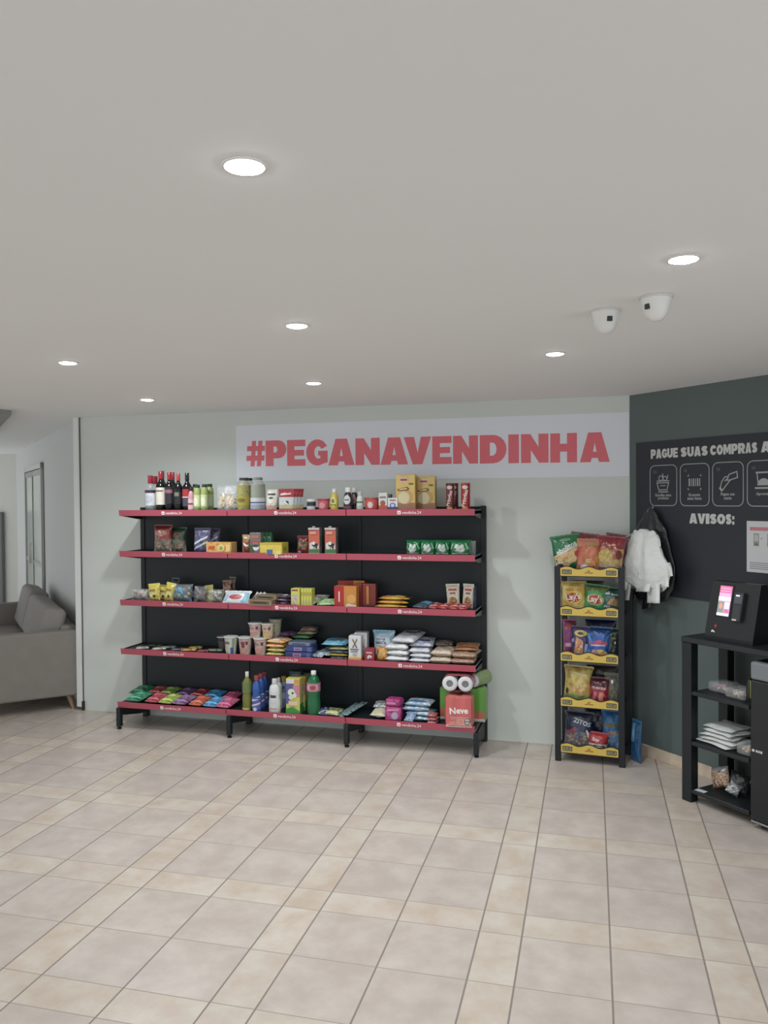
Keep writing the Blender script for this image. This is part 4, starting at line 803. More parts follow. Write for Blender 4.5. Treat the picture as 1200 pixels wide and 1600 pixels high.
for k, (c, c2) in enumerate([((40, 50, 56), (120, 130, 140)), ((206, 176, 70), (190, 150, 50)), ((36, 60, 76), (110, 140, 150)), ((200, 180, 90), (140, 150, 130))]):
    lay_bag('soup_packet', ['dark packet at the bottom of the small stack by the flour', 'yellow packet second from the bottom of the small stack by the flour', 'dark teal packet beneath the upper yellow one', 'yellow packet directly under the cyan bag'][k], 'packet', px2x(3, 531, 5.35), 5.315, SZ[3] + 0.0215 * k, 0.145, 0.12, 0.022, pr(c, c2, c, 40), [('r', -.4, .1, .0, .35, (150, 150, 140))], [0, 3, -2, 2][k], group='small stack by the flour', seed=125 + k)
lay_bag('cyan_bag', 'bright cyan bag lying on top of the small stack by the flour', 'bag', px2x(3, 524, 5.35), 5.315, SZ[3] + 0.088, 0.19, 0.17, 0.035, pr((100, 170, 200), (130, 190, 214), (70, 130, 160), 20), [('p', [(-.3, .3), (.3, .3), (.25, .6), (-.25, .6)], (60, 110, 140)), ('r', -.2, .7, .3, .9, (176, 150, 120))], 4, 4, None, 130)
for x0, x1, yt, Y, lab in [(546.5, 566, 992, 5.335, 'white and orange flour pack with a windmill, the front one'), (555, 575, 987, 5.43, 'white and orange flour pack standing behind its twin')]:
    t, w, h = G('flour_pack', lab, 'pack', 3, x0, x1, yt, Y, 4, group='white flour packs')
    b_box(t, w, h, 0.075, film((216, 216, 216)), [('r', -.5, 0, .5, .14, (222, 160, 80)), ('r', -.5, .14, .5, .2, (226, 200, 160)), ('p', [(-.22, .86), (-.12, .86), (.02, .7), (-.02, .66)], (120, 90, 60)), ('p', [(.22, .86), (.14, .88), (-.02, .7), (.02, .66)], (120, 90, 60)), ('p', [(-.2, .54), (-.12, .52), (.02, .68), (-.02, .7)], (120, 90, 60)), ('p', [(.2, .54), (.12, .52), (-.02, .68), (.02, .7)], (90, 80, 70)), ('r', -.34, .44, .3, .49, (110, 116, 140)), ('r', -.3, .36, .22, .4, (120, 124, 150)), ('e', 0, .26, .18, .045, (176, 170, 160))], [('r', -.5, 0, .5, .14, (206, 150, 80)), ('r', -.3, .3, .3, .7, (190, 192, 200))], 'paper_pack', 0.008)
t, w, h = G('yeast_box', 'small dark red box with a white mark between the flour packs', 'box', 3, 571, 586, 1012, 5.33, 0)
b_box(t, w, h, 0.05, mat((160, 48, 62), 0.4), [('r', -.3, .62, .3, .72, (214, 180, 186)), ('p', [(-.2, .2), (-.05, .2), (.02, .35), (.2, .25), (.3, .4), (0, .52), (-.2, .4)], (220, 206, 206))])
stand_bag('flour_bag', 'light blue and white flour bag with two lines of dark blue lettering', 'bag', 3, 583, 616, 985, 5.44, 0.07, [(0, film((206, 160, 110))), (.16, film((206, 214, 222))), (.55, pr((120, 180, 214), (150, 196, 222), (190, 214, 226), 14))], [('r', -.3, .5, .32, .8, (206, 218, 228)), ('t', 'DONA', -.08, .72, .42, (36, 52, 92)), ('t', 'BENTA', -.08, .60, .5, (36, 52, 92))], 0, 3, None, film((130, 186, 216)), False, 131, flare=.05)
stand_bag('orange_bag', 'small orange bag in front of the light blue flour bag', 'bag', 3, 588, 607, 1011, 5.35, 0.06, [(0, pr((206, 140, 50), (222, 160, 70), (190, 110, 40), 25))], [('e', 0, .5, .3, .2, (214, 170, 90))], 0, 8, None, None, False, 132)
def stack(prefix, cat, px, n, w, L_, th, c, c2, y0, labs, group, top=None, nm='rice_bag', seed=140, kind=pr):
    for k in range(n):
        lay_bag(nm, labs[k], cat, px2x(3, px + (k % 2) * 1.0, 5.36), y0, SZ[3] + th * 0.93 * k, w, L_, th, pr(c, c2, tuple(min(255, v + 8) for v in c), 30), [('e', 0, .5, .3, .2, tuple(max(0, v - 20) for v in c))], [2, -3, 4, -2][k], group=group, seed=seed + k, fat=True)
stack('', 'bag', 622, 3, .165, .2, .044, (222, 224, 224), (206, 208, 212), 5.32, ['white rice bag at the bottom of the tallest white stack', 'white rice bag second from the bottom of the tallest white stack', 'white rice bag just under the tilted one'], 'tallest stack of white rice bags', seed=140)
lay_bag('rice_bag', 'large white rice bag with grey print lying tilted on top of its stack', 'bag', px2x(3, 631, 5.36), 5.325, SZ[3] + 0.126, 0.175, 0.25, 0.045, pr((214, 214, 218), (196, 196, 204), (224, 224, 224), 25), [('r', -.2, .5, .25, .72, (120, 120, 150)), ('p', [(-.5, .1), (-.35, .1), (-.3, .3), (-.46, .3)], (90, 100, 150)), ('e', .3, .7, .1, .06, (70, 76, 90))], -8, 6, 'tallest stack of white rice bags', 144, fat=True)
stack('', 'bag', 657, 3, .155, .2, .036, (222, 224, 228), (206, 210, 220), 5.325, ['white sugar bag at the bottom of the blue-marked stack', 'white sugar bag in the middle of the blue-marked stack', 'white sugar bag third up in the blue-marked stack'], 'stack of white sugar bags with blue marks', nm='sugar_bag', seed=146)
lay_bag('sugar_bag', 'white sugar bag with blue print, topmost of the second white stack', 'bag', px2x(3, 660, 5.38), 5.35, SZ[3] + 0.102, 0.17, 0.2, 0.032, pr((206, 208, 218), (150, 156, 186), (220, 220, 226), 30), [('r', -.3, .3, .3, .5, (90, 100, 150))], 6, 6, 'stack of white sugar bags with blue marks', 149, fat=True)
stack('', 'bag', 690, 2, .16, .2, .052, (206, 184, 160), (190, 166, 144), 5.325, ['beige bean bag lying on the shelf left of the brown ones', 'beige bean bag lying on the other beige one'], 'stack of beige bags', nm='bean_sack', seed=151)
lay_bag('bean_sack', 'dark topped bag behind the beige pair', 'bag', px2x(3, 694, 5.46), 5.44, SZ[3] + 0.094, 0.14, 0.14, 0.04, pr((96, 90, 90), (150, 130, 120), (70, 66, 70)), [], 10, 0, None, 154)
stack('', 'bag', 723, 2, .175, .22, .045, (170, 130, 104), (196, 156, 130), 5.335, ['brown bean bag lying at the right end under another', 'brown bean bag with white print lying second in its stack'], 'stack of brown bean bags', nm='brown_bean_bag', seed=155)
lay_bag('brown_bean_bag', 'orange-brown bag on top of the stack at the right end of the fourth shelf', 'bag', px2x(3, 729, 5.38), 5.37, SZ[3] + 0.084, 0.17, 0.18, 0.03, pr((180, 124, 80), (196, 144, 96), (160, 106, 70), 20), [('p', [(-.4, .1), (.4, .1), (.4, .2), (-.4, .2)], (150, 60, 50))], 4, 5, 'stack of brown bean bags', 158)

# ============================================================ bottom shelf (row 4)
LB = [(207, 5.25, .145, (34, 132, 88), (90, 176, 140), 'green bag of crackers, front one at the left end of the bottom shelf', .0), (212, 5.40, .14, (28, 110, 72), (60, 150, 110), 'green bag behind the front green one on the bottom shelf', .012),
      (236, 5.25, .12, (190, 52, 66), (214, 110, 120), 'crimson bag between the green and the lime ones', .0), (238, 5.40, .13, (150, 50, 56), (176, 80, 84), 'dark red bag behind the crimson one', .012),
      (257, 5.245, .12, (150, 176, 60), (190, 206, 110), 'lime green bag, front one', .0), (256, 5.40, .11, (110, 150, 50), (140, 176, 80), 'lime green bag, the darker one behind', .012),
      (279, 5.245, .125, (120, 70, 130), (170, 140, 170), 'violet and silver bag, front one', .0), (281, 5.40, .12, (90, 56, 110), (110, 90, 120), 'dark violet bag behind the violet and silver one', .012),
      (304, 5.245, .11, (206, 74, 56), (222, 130, 90), 'orange-red bag, front one', .0), (304, 5.40, .13, (160, 50, 52), (140, 44, 50), 'dark red bag behind the orange-red one', .012),
      (327, 5.24, .12, (50, 130, 190), (110, 170, 210), 'bright blue bag, front one', .0), (326, 5.39, .14, (40, 120, 176), (70, 150, 196), 'bright blue bag, the one behind', .014),
      (347, 5.24, .12, (200, 62, 110), (222, 130, 160), 'pink bag, front one beside the blue bags', .0), (352, 5.38, .12, (190, 56, 96), (206, 90, 130), 'pink bag, the one behind at the right', .01)]
for k, (px, y_, w_, c, c2, lab, dz) in enumerate(LB):
    lay_bag('cracker_bag', lab, 'bag', px2x(4, px, y_), y_, SZ[4] + dz, w_, 0.17, 0.05, pr(c, c2, tuple(max(0, v - 30) for v in c), 28), [('e', 0, .55, .3, .12, tuple(min(255, v + 60) for v in c)), ('r', -.4, .1, .4, .18, tuple(min(255, v + 80) for v in c))], -4, 7, 'colourful cracker bags on the bottom shelf', 160 + k)
t, w, h = G('oil_bottle', 'slim yellow-green bottle with white spout cap', 'bottle', 4, 379, 393, 1050, 5.28)
b_bottle(t, 'detergent', w / 2, h, mat((120, 124, 50), 0.12), mat((222, 222, 220), 0.4), 0.12, 0.36, 'cap', (0.48, 0.74, mat((110, 130, 70), 0.5)), [('r', -.4, .6, .4, .7, (206, 206, 190)), ('e', 0, .54, .3, .06, (200, 200, 180)), ('r', -.4, .05, .4, .1, (190, 180, 90))])
for k, (x0, x1, yt, Y, lab) in enumerate([(394, 407.5, 1056, 5.27, 'blue disinfectant bottle with red cap, front one'), (400.5, 414, 1052.5, 5.36, 'blue disinfectant bottle with red cap, middle one'), (407.5, 420, 1049.5, 5.46, 'blue disinfectant bottle with red cap, rearmost')]):
    t, w, h = G('disinfectant_bottle', lab, 'bottle', 4, x0, x1, yt, Y, group='blue disinfectant bottles')
    b_bottle(t, 'detergent', w / 2, h, mat((44, 90, 176), 0.25), mat((176, 70, 70), 0.4), 0.12, 0.5, 'cap', (0.08, 0.42, mat((90, 96, 170), 0.4)), [('p', [(-.7, .28), (.6, .38), (.6, .46), (-.7, .36)], (214, 218, 230)), ('p', [(-.7, .14), (.6, .24), (.6, .29), (-.7, .19)], (200, 206, 222)), ('e', 0, .1, .2, .05, (190, 200, 220))])
for k, (x0, x1, yt, Y, lab, capc, body) in enumerate([(420, 438, 1061, 5.28, 'white softener bottle with a small dark mark', (226, 226, 224), (220, 222, 222)), (430, 441, 1059, 5.38, 'white softener bottle standing behind its twin', (220, 220, 218), (214, 216, 218))]):
    t, w, h = G('softener_bottle', lab, 'bottle', 4, x0, x1, yt, Y, group='white softener bottles')
    b_bottle(t, 'detergent', w / 2, h, mat(body, 0.3), mat(capc, 0.35), 0.13, 0.42, 'cap', None, [('r', -.3, .46, .26, .54, (60, 62, 72)), ('r', -.3, .12, .3, .16, (200, 150, 150)), ('e', 0, .34, .3, .07, (206, 208, 212))], 0.75)
t, w, h = G('softener_bottle', 'pale blue bottle with yellow cap behind the white ones', 'bottle', 4, 437, 450, 1057, 5.44)
b_bottle(t, 'detergent', w / 2, h, mat((120, 150, 190), 0.3), mat((206, 166, 60), 0.35), 0.15, 0.55, 'cap', None, [('r', -.5, .3, .5, .5, (150, 176, 206)), ('p', [(-.4, .6), (.2, .72), (.3, .66), (-.2, .55)], (60, 80, 130))])
soap = [('r', -.46, .86, .5, .98, (222, 214, 222)), ('r', .1, .86, .5, .98, (226, 150, 70)), ('p', [(-.5, .3), (-.3, .3), (.1, .86), (-.5, .86)], (96, 90, 150)), ('p', [(.1, .5), (.5, .5), (.5, .84), (.0, .8)], (206, 130, 150)), ('e', -.1, .62, .26, .1, (216, 228, 216)), ('e', .12, .54, .16, .07, (216, 228, 206)), ('e', -.12, .48, .18, .06, (206, 222, 196)), ('e', 0, .6, .07, .03, (30, 60, 40)), ('r', -.3, .26, .36, .38, (226, 196, 176)), ('p', [(-.5, .0), (.5, .0), (.5, .1), (0, .22), (-.5, .16)], (50, 150, 60))]
for x0, x1, yt, Y, lab in [(449, 470, 1059, 5.285, 'yellow and green washing powder box with pink and violet print, front one'), (468, 478.5, 1056.5, 5.40, 'green and yellow washing powder box half hidden behind the front one')]:
    t, w, h = G('washing_powder_box', lab, 'box', 4, x0, x1, yt, Y, 3, group='washing powder boxes')
    b_box(t, w, h, 0.06, mat((206, 206, 90), 0.4), soap, [('r', -.5, 0, .5, .3, (60, 150, 70)), ('r', -.5, .3, .5, .9, (200, 190, 110))])
for x0, x1, yt, Y, c, lab in [(454, 472, 1048, 5.49, (56, 76, 84), 'dark teal pack showing above the washing powder boxes'), (474, 488, 1051, 5.53, (90, 100, 70), 'dark olive pack behind the green bottle and the powder')]:
    t, w, h = G('rear_pack', lab, 'pack', 4, x0, x1, yt, Y)
    b_box(t, w, h, 0.05, film(c), [('r', -.3, .85, .3, .93, (120, 130, 140))], name='pack_body')
t, w, h = G('soda_bottle', 'large green bottle with white cap and pink label', 'bottle', 4, 480, 500, 1048.5, 5.29)
b_bottle(t, 'pet', w / 2, h, mat((30, 110, 66), 0.12), mat((232, 234, 232), 0.4), 0.1, 0.38, 'cap', (0.56, 0.74, mat((200, 130, 150), 0.45)), [('r', -.5, .60, .5, .7, (222, 170, 184)), ('e', .1, .65, .25, .05, (176, 70, 90))])
lay_bag('sponge_pack', 'white and dark blue sponge pack right of the green bottle', 'pack', px2x(4, 504, 5.28), 5.26, SZ[4], 0.10, 0.10, 0.03, pr((206, 210, 220), (60, 70, 120), (40, 44, 80), 40), [], -10, 14, 'sponge packs', 180)
lay_bag('sponge_pack', 'yellow-green and dark sponge pack next to the white and blue one', 'pack', px2x(4, 519, 5.28), 5.255, SZ[4], 0.12, 0.10, 0.035, pr((150, 160, 90), (76, 84, 70), (196, 200, 150), 40), [('r', -.4, .05, .4, .3, (206, 210, 150))], -4, 12, 'sponge packs', 181)
for k, px in enumerate([532, 539]):
    lay_bag('cloth_pack', ['teal cloth pack lying askew, the one farther left', 'teal cloth pack lying askew at the gap between the shelf modules'][k], 'pack', px2x(4, px, 5.28), 5.26, SZ[4] + .012 * k, 0.055, 0.26, 0.018, pr((90, 120, 124), (150, 176, 180), (60, 84, 90), 40), [], -14 - 4 * k, 8, 'teal cloth packs', 182 + k)
lay_bag('soap_bag', 'white and cream bag with dark marks, alone left of the magenta pack', 'bag', px2x(4, 590, 5.28), 5.27, SZ[4], 0.115, 0.14, 0.06, pr((216, 214, 206), (206, 206, 180), (226, 222, 214), 25), [('p', [(-.3, .5), (.3, .6), (.3, .68), (-.2, .6)], (60, 66, 90)), ('r', -.35, .05, .35, .2, (206, 190, 130))], -6, 8, None, 185)
lay_bag('soap_bag', 'second white bag with dark marks resting on the cream one', 'bag', px2x(4, 594, 5.34), 5.33, SZ[4] + .056, 0.10, 0.12, 0.035, pr((214, 216, 214), (90, 96, 110), (222, 222, 216), 40), [], 6, 4, None, 186)
for k, (dz, hh, ww) in enumerate([(0, .10, .115), (.102, .05, .11)]):
    t = thing('pad_pack', ['magenta pack with a pale oval, standing at the bottom', 'magenta pack lying on the lower magenta one'][k], 'pack', (px2x(4, 616 + k, 5.30), 5.30, SZ[4] + dz + .0006), (0, 0, math.radians(4 - 8 * k)), 'magenta packs')
    b_box(t, ww, hh, 0.09, pr((190, 40, 120), (206, 80, 150), (150, 30, 96), 30), [('e', .1, .4, .2, .26, (176, 170, 196)), ('p', [(-.4, .7), (.3, .75), (.4, .85), (-.3, .85)], (222, 150, 190))] if k == 0 else [('r', -.4, .3, .2, .6, (216, 130, 180))], name='pack_body', r=0.014)
for k, (dz, c) in enumerate([(0, (90, 140, 180)), (.033, (120, 160, 190)), (.066, (214, 218, 220)), (.099, (206, 216, 224))]):
    lay_bag('wet_wipes', ['blue wipes pack at the bottom of the wipes stack', 'blue wipes pack second from the bottom of the wipes stack', 'white wipes pack third up in the wipes stack', 'white and blue wipes pack on top of the wipes stack'][k], 'pack', px2x(4, 653 + [2, 3, -2, 1][k], 5.33), 5.30, SZ[4] + dz, 0.19, 0.14, 0.034, pr(c, (150, 190, 214) if k < 2 else (110, 160, 196), (226, 228, 230), 16), [('p', [(-.4, .1), (.2, .1), (.3, .3), (-.3, .3)], (70, 120, 176))], [0, -3, 4, -3][k], group='stack of wipes packs', seed=190 + k, fat=True)
lay_bag('tissue_pack', 'small light blue pack leaning in front of the wipes stack', 'pack', px2x(4, 638, 5.25), 5.245, SZ[4], 0.07, 0.09, 0.03, pr((110, 150, 200), (170, 190, 214), (80, 110, 170), 40), [], -14, 30, None, 195)
for k, z_ in enumerate((0, .024, .048)):
    lay_bag('red_soap', ['little red pack at the bottom of the trio', 'little red pack in the middle of the trio', 'little red pack on top of the trio'][k], 'pack', px2x(4, 675.5, 5.26), 5.245, SZ[4] + z_, 0.07, 0.07, 0.025, pr((180, 60, 70), (206, 140, 140), (150, 40, 50), 50), [], [3, -6, 4][k], group='trio of little red packs', seed=196 + k)

# toilet paper packs at the right end
def roll_pack(label, x, y, z, w, h, d, c, specs, rot, group):
    t = thing('toilet_paper_pack', label, 'toilet paper', (x, y, z), (0, 0, math.radians(rot)), group)
    mb = MB(); n = 2
    for i in range(n):                           # the film bulges over each column of rolls
        xx = -w / 2 + w * (i + .5) / n
        mb.lathe([(w / n * .3, 0.004), (w / n * .52, 0.018), (w / n * .54, h / 2 - .006), (w / n * .51, h / 2), (w / n * .54, h / 2 + .006), (w / n * .52, h - .016), (w / n * .3, h)], 20, 0, (xx, -d * .2, 0), 1.0)
        mb.lathe([(w / n * .3, 0.004), (w / n * .52, 0.018), (w / n * .54, h / 2), (w / n * .52, h - .016), (w / n * .3, h)], 20, 0, (xx, d * .22, 0), 1.0)
    mb.rbox(-w / 2 * .96, -d / 2 - .002, .006, w / 2 * .96, d / 2, h - .004, .022, 3)
    mb.build('wrapped_rolls', film(c), t, True)
    def sf(x_, z_, l):
        rr = w / n * .54; xc = (-w / 4 if x_ < 0 else w / 4); q = -d * .2 - math.sqrt(max(0, rr * rr - (x_ - xc) ** 2))
        return (x_, min(q, -d / 2 - .002) - l - .0012, z_)
    decals(t, specs, sf, w * .9, h)
    MB().rbox(-w * .47, -d * .47, 0.0, w * .47, d * .47, .012, .005, 2).build('film_base', film((226, 222, 216)), t, True)
    return t
X0 = px2x(4, 718, 5.27)
roll_pack('red toilet paper pack with white script lettering standing in front', X0, 5.285, SZ[4] + .0005, 0.185, 0.21, 0.13, (216, 110, 106), [('r', -.5, .08, .5, .95, (222, 104, 100)), ('p', [(-.5, .08), (.5, .08), (.5, .22), (.1, .3), (-.3, .2)], (226, 150, 140)), ('t', 'Neve', .02, .55, .74, (250, 246, 244), 4), ('e', .36, .22, .13, .11, (90, 96, 86)), ('e', .36, .22, .10, .085, (206, 196, 190)), ('r', .27, .21, .45, .235, (90, 96, 86)), ('r', -.3, .33, .4, .35, (236, 190, 186)), ('r', -.3, .28, .3, .3, (236, 190, 186))], 3, 'toilet paper packs')
gs = [('r', -.5, .3, .5, .97, (96, 170, 60)), ('p', [(-.5, .06), (.5, .06), (.5, .34), (0, .3), (-.5, .4)], (206, 110, 90)), ('r', -.5, .06, .5, .1, (226, 222, 214))]
Xg = px2x(4, 705, 5.42)
roll_pack('green toilet paper pack behind the left edge of the red one', Xg, 5.44, SZ[4] + .0005, 0.15, 0.23, 0.12, (120, 176, 84), gs, 0, 'toilet paper packs')
roll_pack('green toilet paper pack at the right behind the red one', Xg + .165, 5.44, SZ[4] + .0005, 0.155, 0.23, 0.12, (130, 180, 96), gs + [('r', -.5, .3, -.25, .97, (206, 190, 130))], 0, 'toilet paper packs')
def loose_rolls(label, x, y, z, c, yaw, pitch, L_, R_=0.052, n=2):
    t = thing('toilet_roll_pack', label, 'toilet paper', (x, y, z), (math.radians(pitch), 0, math.radians(yaw)))
    Q = Matrix.Rotation(PI / 2, 4, 'X')
    sl = MB(); w2 = (n - 1) * R_
    out = []                                     # stadium sleeve
    for s in range(24):
        a = 2 * PI * s / 24; cx = w2 if math.cos(a) > 0 else -w2
        out.append((cx + (R_ + .0015) * math.cos(a), R_ + .0015 + (R_ + .0015) * math.sin(a)))
    m_ = len(out)
    sl.add([(px_, -L_ / 2 + .006, pz_) for px_, pz_ in out] + [(px_, L_ / 2, pz_) for px_, pz_ in out], [(i, (i + 1) % m_, m_ + (i + 1) % m_, m_ + i) for i in range(m_)] + [tuple(m_ + i for i in range(m_))])
    sl.build('film_sleeve', film(c), t, True)
    for i in range(n):
        xx = (2 * i - (n - 1)) * R_
        rb = MB(); rb.lathe([(.021, -L_ / 2 + .01), (.024, -L_ / 2 - .001), (R_ - .010, -L_ / 2 - .003), (R_ - .002, -L_ / 2 + .004), (R_ - .0005, -L_ / 2 + .012), (R_ - .002, L_ / 2 - .01)], 28, 0, (0, 0, 0), 1.0, Matrix.Translation((xx, 0, R_ + .0015)) @ Matrix.Rotation(-PI / 2, 4, 'X'))
        ro = rb.build('paper_roll', mat((232, 232, 234), 0.8, 0, 'cloth', 0, (226, 226, 230)), t, True)
        cb = MB(); cb.lathe([(.0205, -L_ / 2 + .004), (.0205, L_ / 2 - .02), (0, L_ / 2 - .02)], 20, 0, (0, 0, 0), 1.0, Matrix.Translation((xx, 0, R_ + .0015)) @ Matrix.Rotation(-PI / 2, 4, 'X'))
        cb.build('roll_core', mat((130, 130, 136), 0.7), ro, True)
    return t
loose_rolls('pack of two toilet rolls in red film lying on top, roll ends to the front', px2x(4, 712, 5.27) + .012, 5.345, SZ[4] + 0.2315, (206, 110, 112), 4, 0, 0.21)
loose_rolls('green-wrapped toilet roll lying at the right on top of the green pack', Xg + .19, 5.46, SZ[4] + 0.2315, (150, 176, 110), -24, 0, 0.17, 0.048, 1)

# ============================================================ snack rack
RK = Matrix.Translation((-0.1145, 5.292, 0)) @ Matrix.Rotation(math.radians(-5.7), 4, 'Z')
RZ = [1.233, 0.978, 0.684, 0.391, 0.090]
def snack_rack():
    t = thing('snack_rack', 'narrow black snack rack with five yellow wavy shelf fronts', 'rack'); t.matrix_world = RK
    W = 0.2; D_ = 0.285
    for x, y, h in ((-W, 0, 1.268), (W, 0, 1.268), (-W, D_, 1.268), (W + .004, D_, 1.268)):
        MB().rbox(x - .019, y - .012, 0, x + (.019 if x < .202 else .045), y + .012, h, .004, 2).build('post', m_black2, t)  # rear right post widened to darken the pale wall gap beside the rack
    for s in (-1, 1):
        for z in (1.25, .95, .66, .37, .07):
            MB().rbox(s * W - .008, .012, z - .012, s * W + .008, D_ - .012, z + .012, .003, 1).build('side_rail', m_black2, t)
    tv, tf, asp = text2d('10,00', 0.03)
    for k, z in enumerate(RZ):
        sh = MB(); sh.rbox(-W + .019, .004, z - .034, W - .019, D_ - .005, z - .026, .002, 1)
        sh.box(-W + .019, D_ - .006, z - .034, W - .019, D_ - .002, z + .02)
        so = sh.build('shelf_tray', m_black, t)
        n = 40; w2 = W - .0175
        prof = [(-w2 + 2 * w2 * i / n) for i in range(n + 1)]
        top = [(x, .030 + .0085 * math.cos(2 * PI * (x / (2 * w2)) * 2.6) * (1 if abs(x) < w2 * .98 else .6)) for x in prof]
        vs, fs = tris([[(-w2, -.031)] + [(w2, -.031)] + [(x, zz) for x, zz in reversed(top)]])
        fr = MB(); extrude2d(fr, vs, fs, lambda x, zz, l: (x, -.012 - l, z + zz), 0, .004)
        fr.build('sign_border', mat((36, 32, 30), 0.4), so)
        vs, fs = tris([[(-w2 + .004, -.026)] + [(w2 - .004, -.026)] + [(x * .98, zz - .006) for x, zz in reversed(top)]])
        yl = MB(); extrude2d(yl, vs, fs, lambda x, zz, l: (x, -.0163 - l, z + zz), 0, .001)
        sg = yl.build('wavy_sign', mat((226, 190, 78), 0.45), t)
        for s in (-1, 1):
            b = MB(); v2, f2 = tris([rrect(s * .138 - .031, -.016, s * .138 + .031, .014, .004)])
            extrude2d(b, v2, f2, lambda x, zz, l: (x, -.0175 - l, z + zz), 0, .0008); b.build('price_frame', mat((58, 58, 52), 0.5), sg)
            b = MB(); v2, f2 = tris([rrect(s * .138 - .026, -.011, s * .138 + .026, .009, .002)])
            extrude2d(b, v2, f2, lambda x, zz, l: (x, -.0185 - l, z + zz), 0, .0008); b.build('price_card', mat((176, 172, 122), 0.5), sg)
            b = MB(); extrude2d(b, [(s * .138 + x * .042, y * .042 - .001) for x, y in tv], tf, lambda x, zz, l: (x, -.0195 - l, z + zz), 0, .0005); b.build('lettering', mat((50, 50, 44), 0.5), sg)
        b = MB()
        for pts in ([(-.026, -.007), (-.012, -.004), (-.006, .0), (.004, -.006), (.018, -.004), (.026, -.007)], [(-.008, .006), (.0, .009), (.008, .006)]):
            v2, f2 = stroke(pts, .0055); extrude2d(b, v2, f2, lambda x, zz, l: (x, -.0175 - l, z + zz), 0, .0006)
        b.build('printed_mark', mat((150, 90, 50), 0.5), sg)
snack_rack()
RS = [z - .026 for z in RZ]
def rbag(label, k, x, w, h, y, d, bands, specs=(), rot=0, lean=6, roll=0, crimp=None, seed=0, flare=.04, lumps=None, grp='snack bags on the rack', dz=0):
    p = RK @ Vector((x, y, RS[k] + dz))
    t = thing('snack_bag', label, 'snack bag', p, (math.radians(-lean), math.radians(roll), math.radians(-5.7 + rot)), grp)
    b_pillow(t, w, h - .009, d, bands, specs, 'pouch', False, crimp, seed, flare)
    if lumps: b_lumps(t, w * .86, h * lumps.get('fill', .6), d * .8, lumps['cols'], lumps.get('n', 30), lumps.get('r0', .009), lumps.get('r1', .016), .015, seed + 3)
    return t
GRN = (34, 120, 70)
rbag('green snack bag leaning left on top of the rack, white slanted lettering', 0, -.135, .19, .225, .09, .085, [(0, film(GRN))],
     [('p', [(-.46, .42), (.44, .70), (.46, .34), (.1, .12), (-.1, .02), (-.42, .02)], pr((222, 180, 110), (226, 196, 140), (214, 150, 70), 26)), ('p', [(-.47, .38), (.45, .67), (.45, .70), (-.47, .42)], (226, 232, 226)), ('t', 'ebolitos', .0, .64, .76, (232, 238, 234), 22), ('e', 0, .88, .2, .05, (120, 160, 130)), ('e', -.3, .13, .16, .09, (222, 216, 210)), ('e', -.3, .13, .12, .065, (70, 50, 60)), ('e', .36, .42, .12, .1, (190, 60, 70)), ('p', [(-.1, .02), (.2, .03), (.42, .05), (.3, .18), (.1, .16)], (30, 110, 60)), ('r', .28, .62, .42, .72, (190, 206, 196))], 8, 6, -9, film((40, 128, 78)), 201, dz=.036)
rbag('dark red bag mostly hidden behind the green one', 0, -.075, .18, .27, .17, .06, [(0, film((130, 50, 48)))], [], 0, 4, 6, film((136, 56, 52)), 202)
rbag('orange snack bag with pale oval patches, middle of the top of the rack', 0, -.018, .165, .235, .085, .09, [(0, pr((206, 104, 66), (214, 120, 80), (190, 84, 56), 12)), (.85, film((206, 130, 96)))],
     [('p', [(-.2, .16), (.2, .1), (.46, .2), (.46, .55), (.1, .5)], pr((226, 130, 60), (222, 150, 90), (206, 100, 50), 40)), ('p', [(-.1, .32), (.14, .36), (.16, .46), (-.08, .46)], (206, 176, 120)), ('e', -.12, .2, .16, .11, (206, 206, 200)), ('e', .2, .08, .2, .07, (222, 206, 200)), ('r', .0, .84, .42, .92, (176, 140, 90))], 2, 5, 1, film((190, 110, 80)), 203)
rbag('red bag with clear lower half of pale crisps at the right of the rack top', 0, .108, .18, .255, .09, .085, [(0, pr((206, 186, 150), (190, 160, 126), (176, 140, 110), 26)), (.3, pr((206, 176, 96), (190, 150, 80), (170, 60, 60), 20)), (.72, film((150, 40, 46)))],
     [('e', -.12, .5, .26, .17, pr((206, 186, 84), (190, 150, 70), (214, 200, 120), 40)), ('e', .0, .78, .06, .03, (222, 150, 120)), ('e', -.2, .72, .07, .035, (222, 140, 110)), ('e', .14, .8, .07, .035, (226, 150, 120)), ('r', -.4, .1, .2, .2, (96, 100, 140)), ('e', .34, .55, .1, .12, (130, 40, 46))], -4, 6, 4, film((150, 46, 50)), 204)
rbag('dark red bag peeping up at the far right of the rack top', 0, .125, .15, .265, .19, .05, [(0, film((116, 44, 50)))], [], -8, 2, 8, film((110, 60, 66)), 205)
LG = lambda c: [('e', 0, .52, .36, .2, c), ('e', 0, .52, .30, .16, (196, 60, 56)), ('t', "Lay's", 0, .52, .58, (240, 232, 214), 6)]
rbag('yellow snack bag with white lettering on a red oval, second rack tray', 1, -.105, .16, .21, .08, .075, [(0, pr((222, 182, 70), (214, 170, 66), (230, 200, 110), 12))], LG((230, 206, 96)) + [('e', .05, .2, .34, .1, (222, 190, 110)), ('r', -.3, .75, .3, .82, (196, 150, 50))], 3, 6, -2, film((196, 160, 60)), 206)
rbag('green snack bag with a red oval next to the yellow one', 1, .02, .155, .195, .08, .08, [(0, pr((50, 146, 76), (60, 156, 90), (40, 120, 66), 12)), (.8, pr((110, 126, 60), (90, 120, 60)))], LG((176, 176, 96)) + [('p', [(-.46, .06), (-.1, .1), (-.2, .24), (-.4, .2)], (222, 226, 224)), ('p', [(-.3, .04), (.4, .04), (.4, .1), (0, .12)], (200, 214, 206))], 0, 5, 6, film((50, 130, 76)), 207)
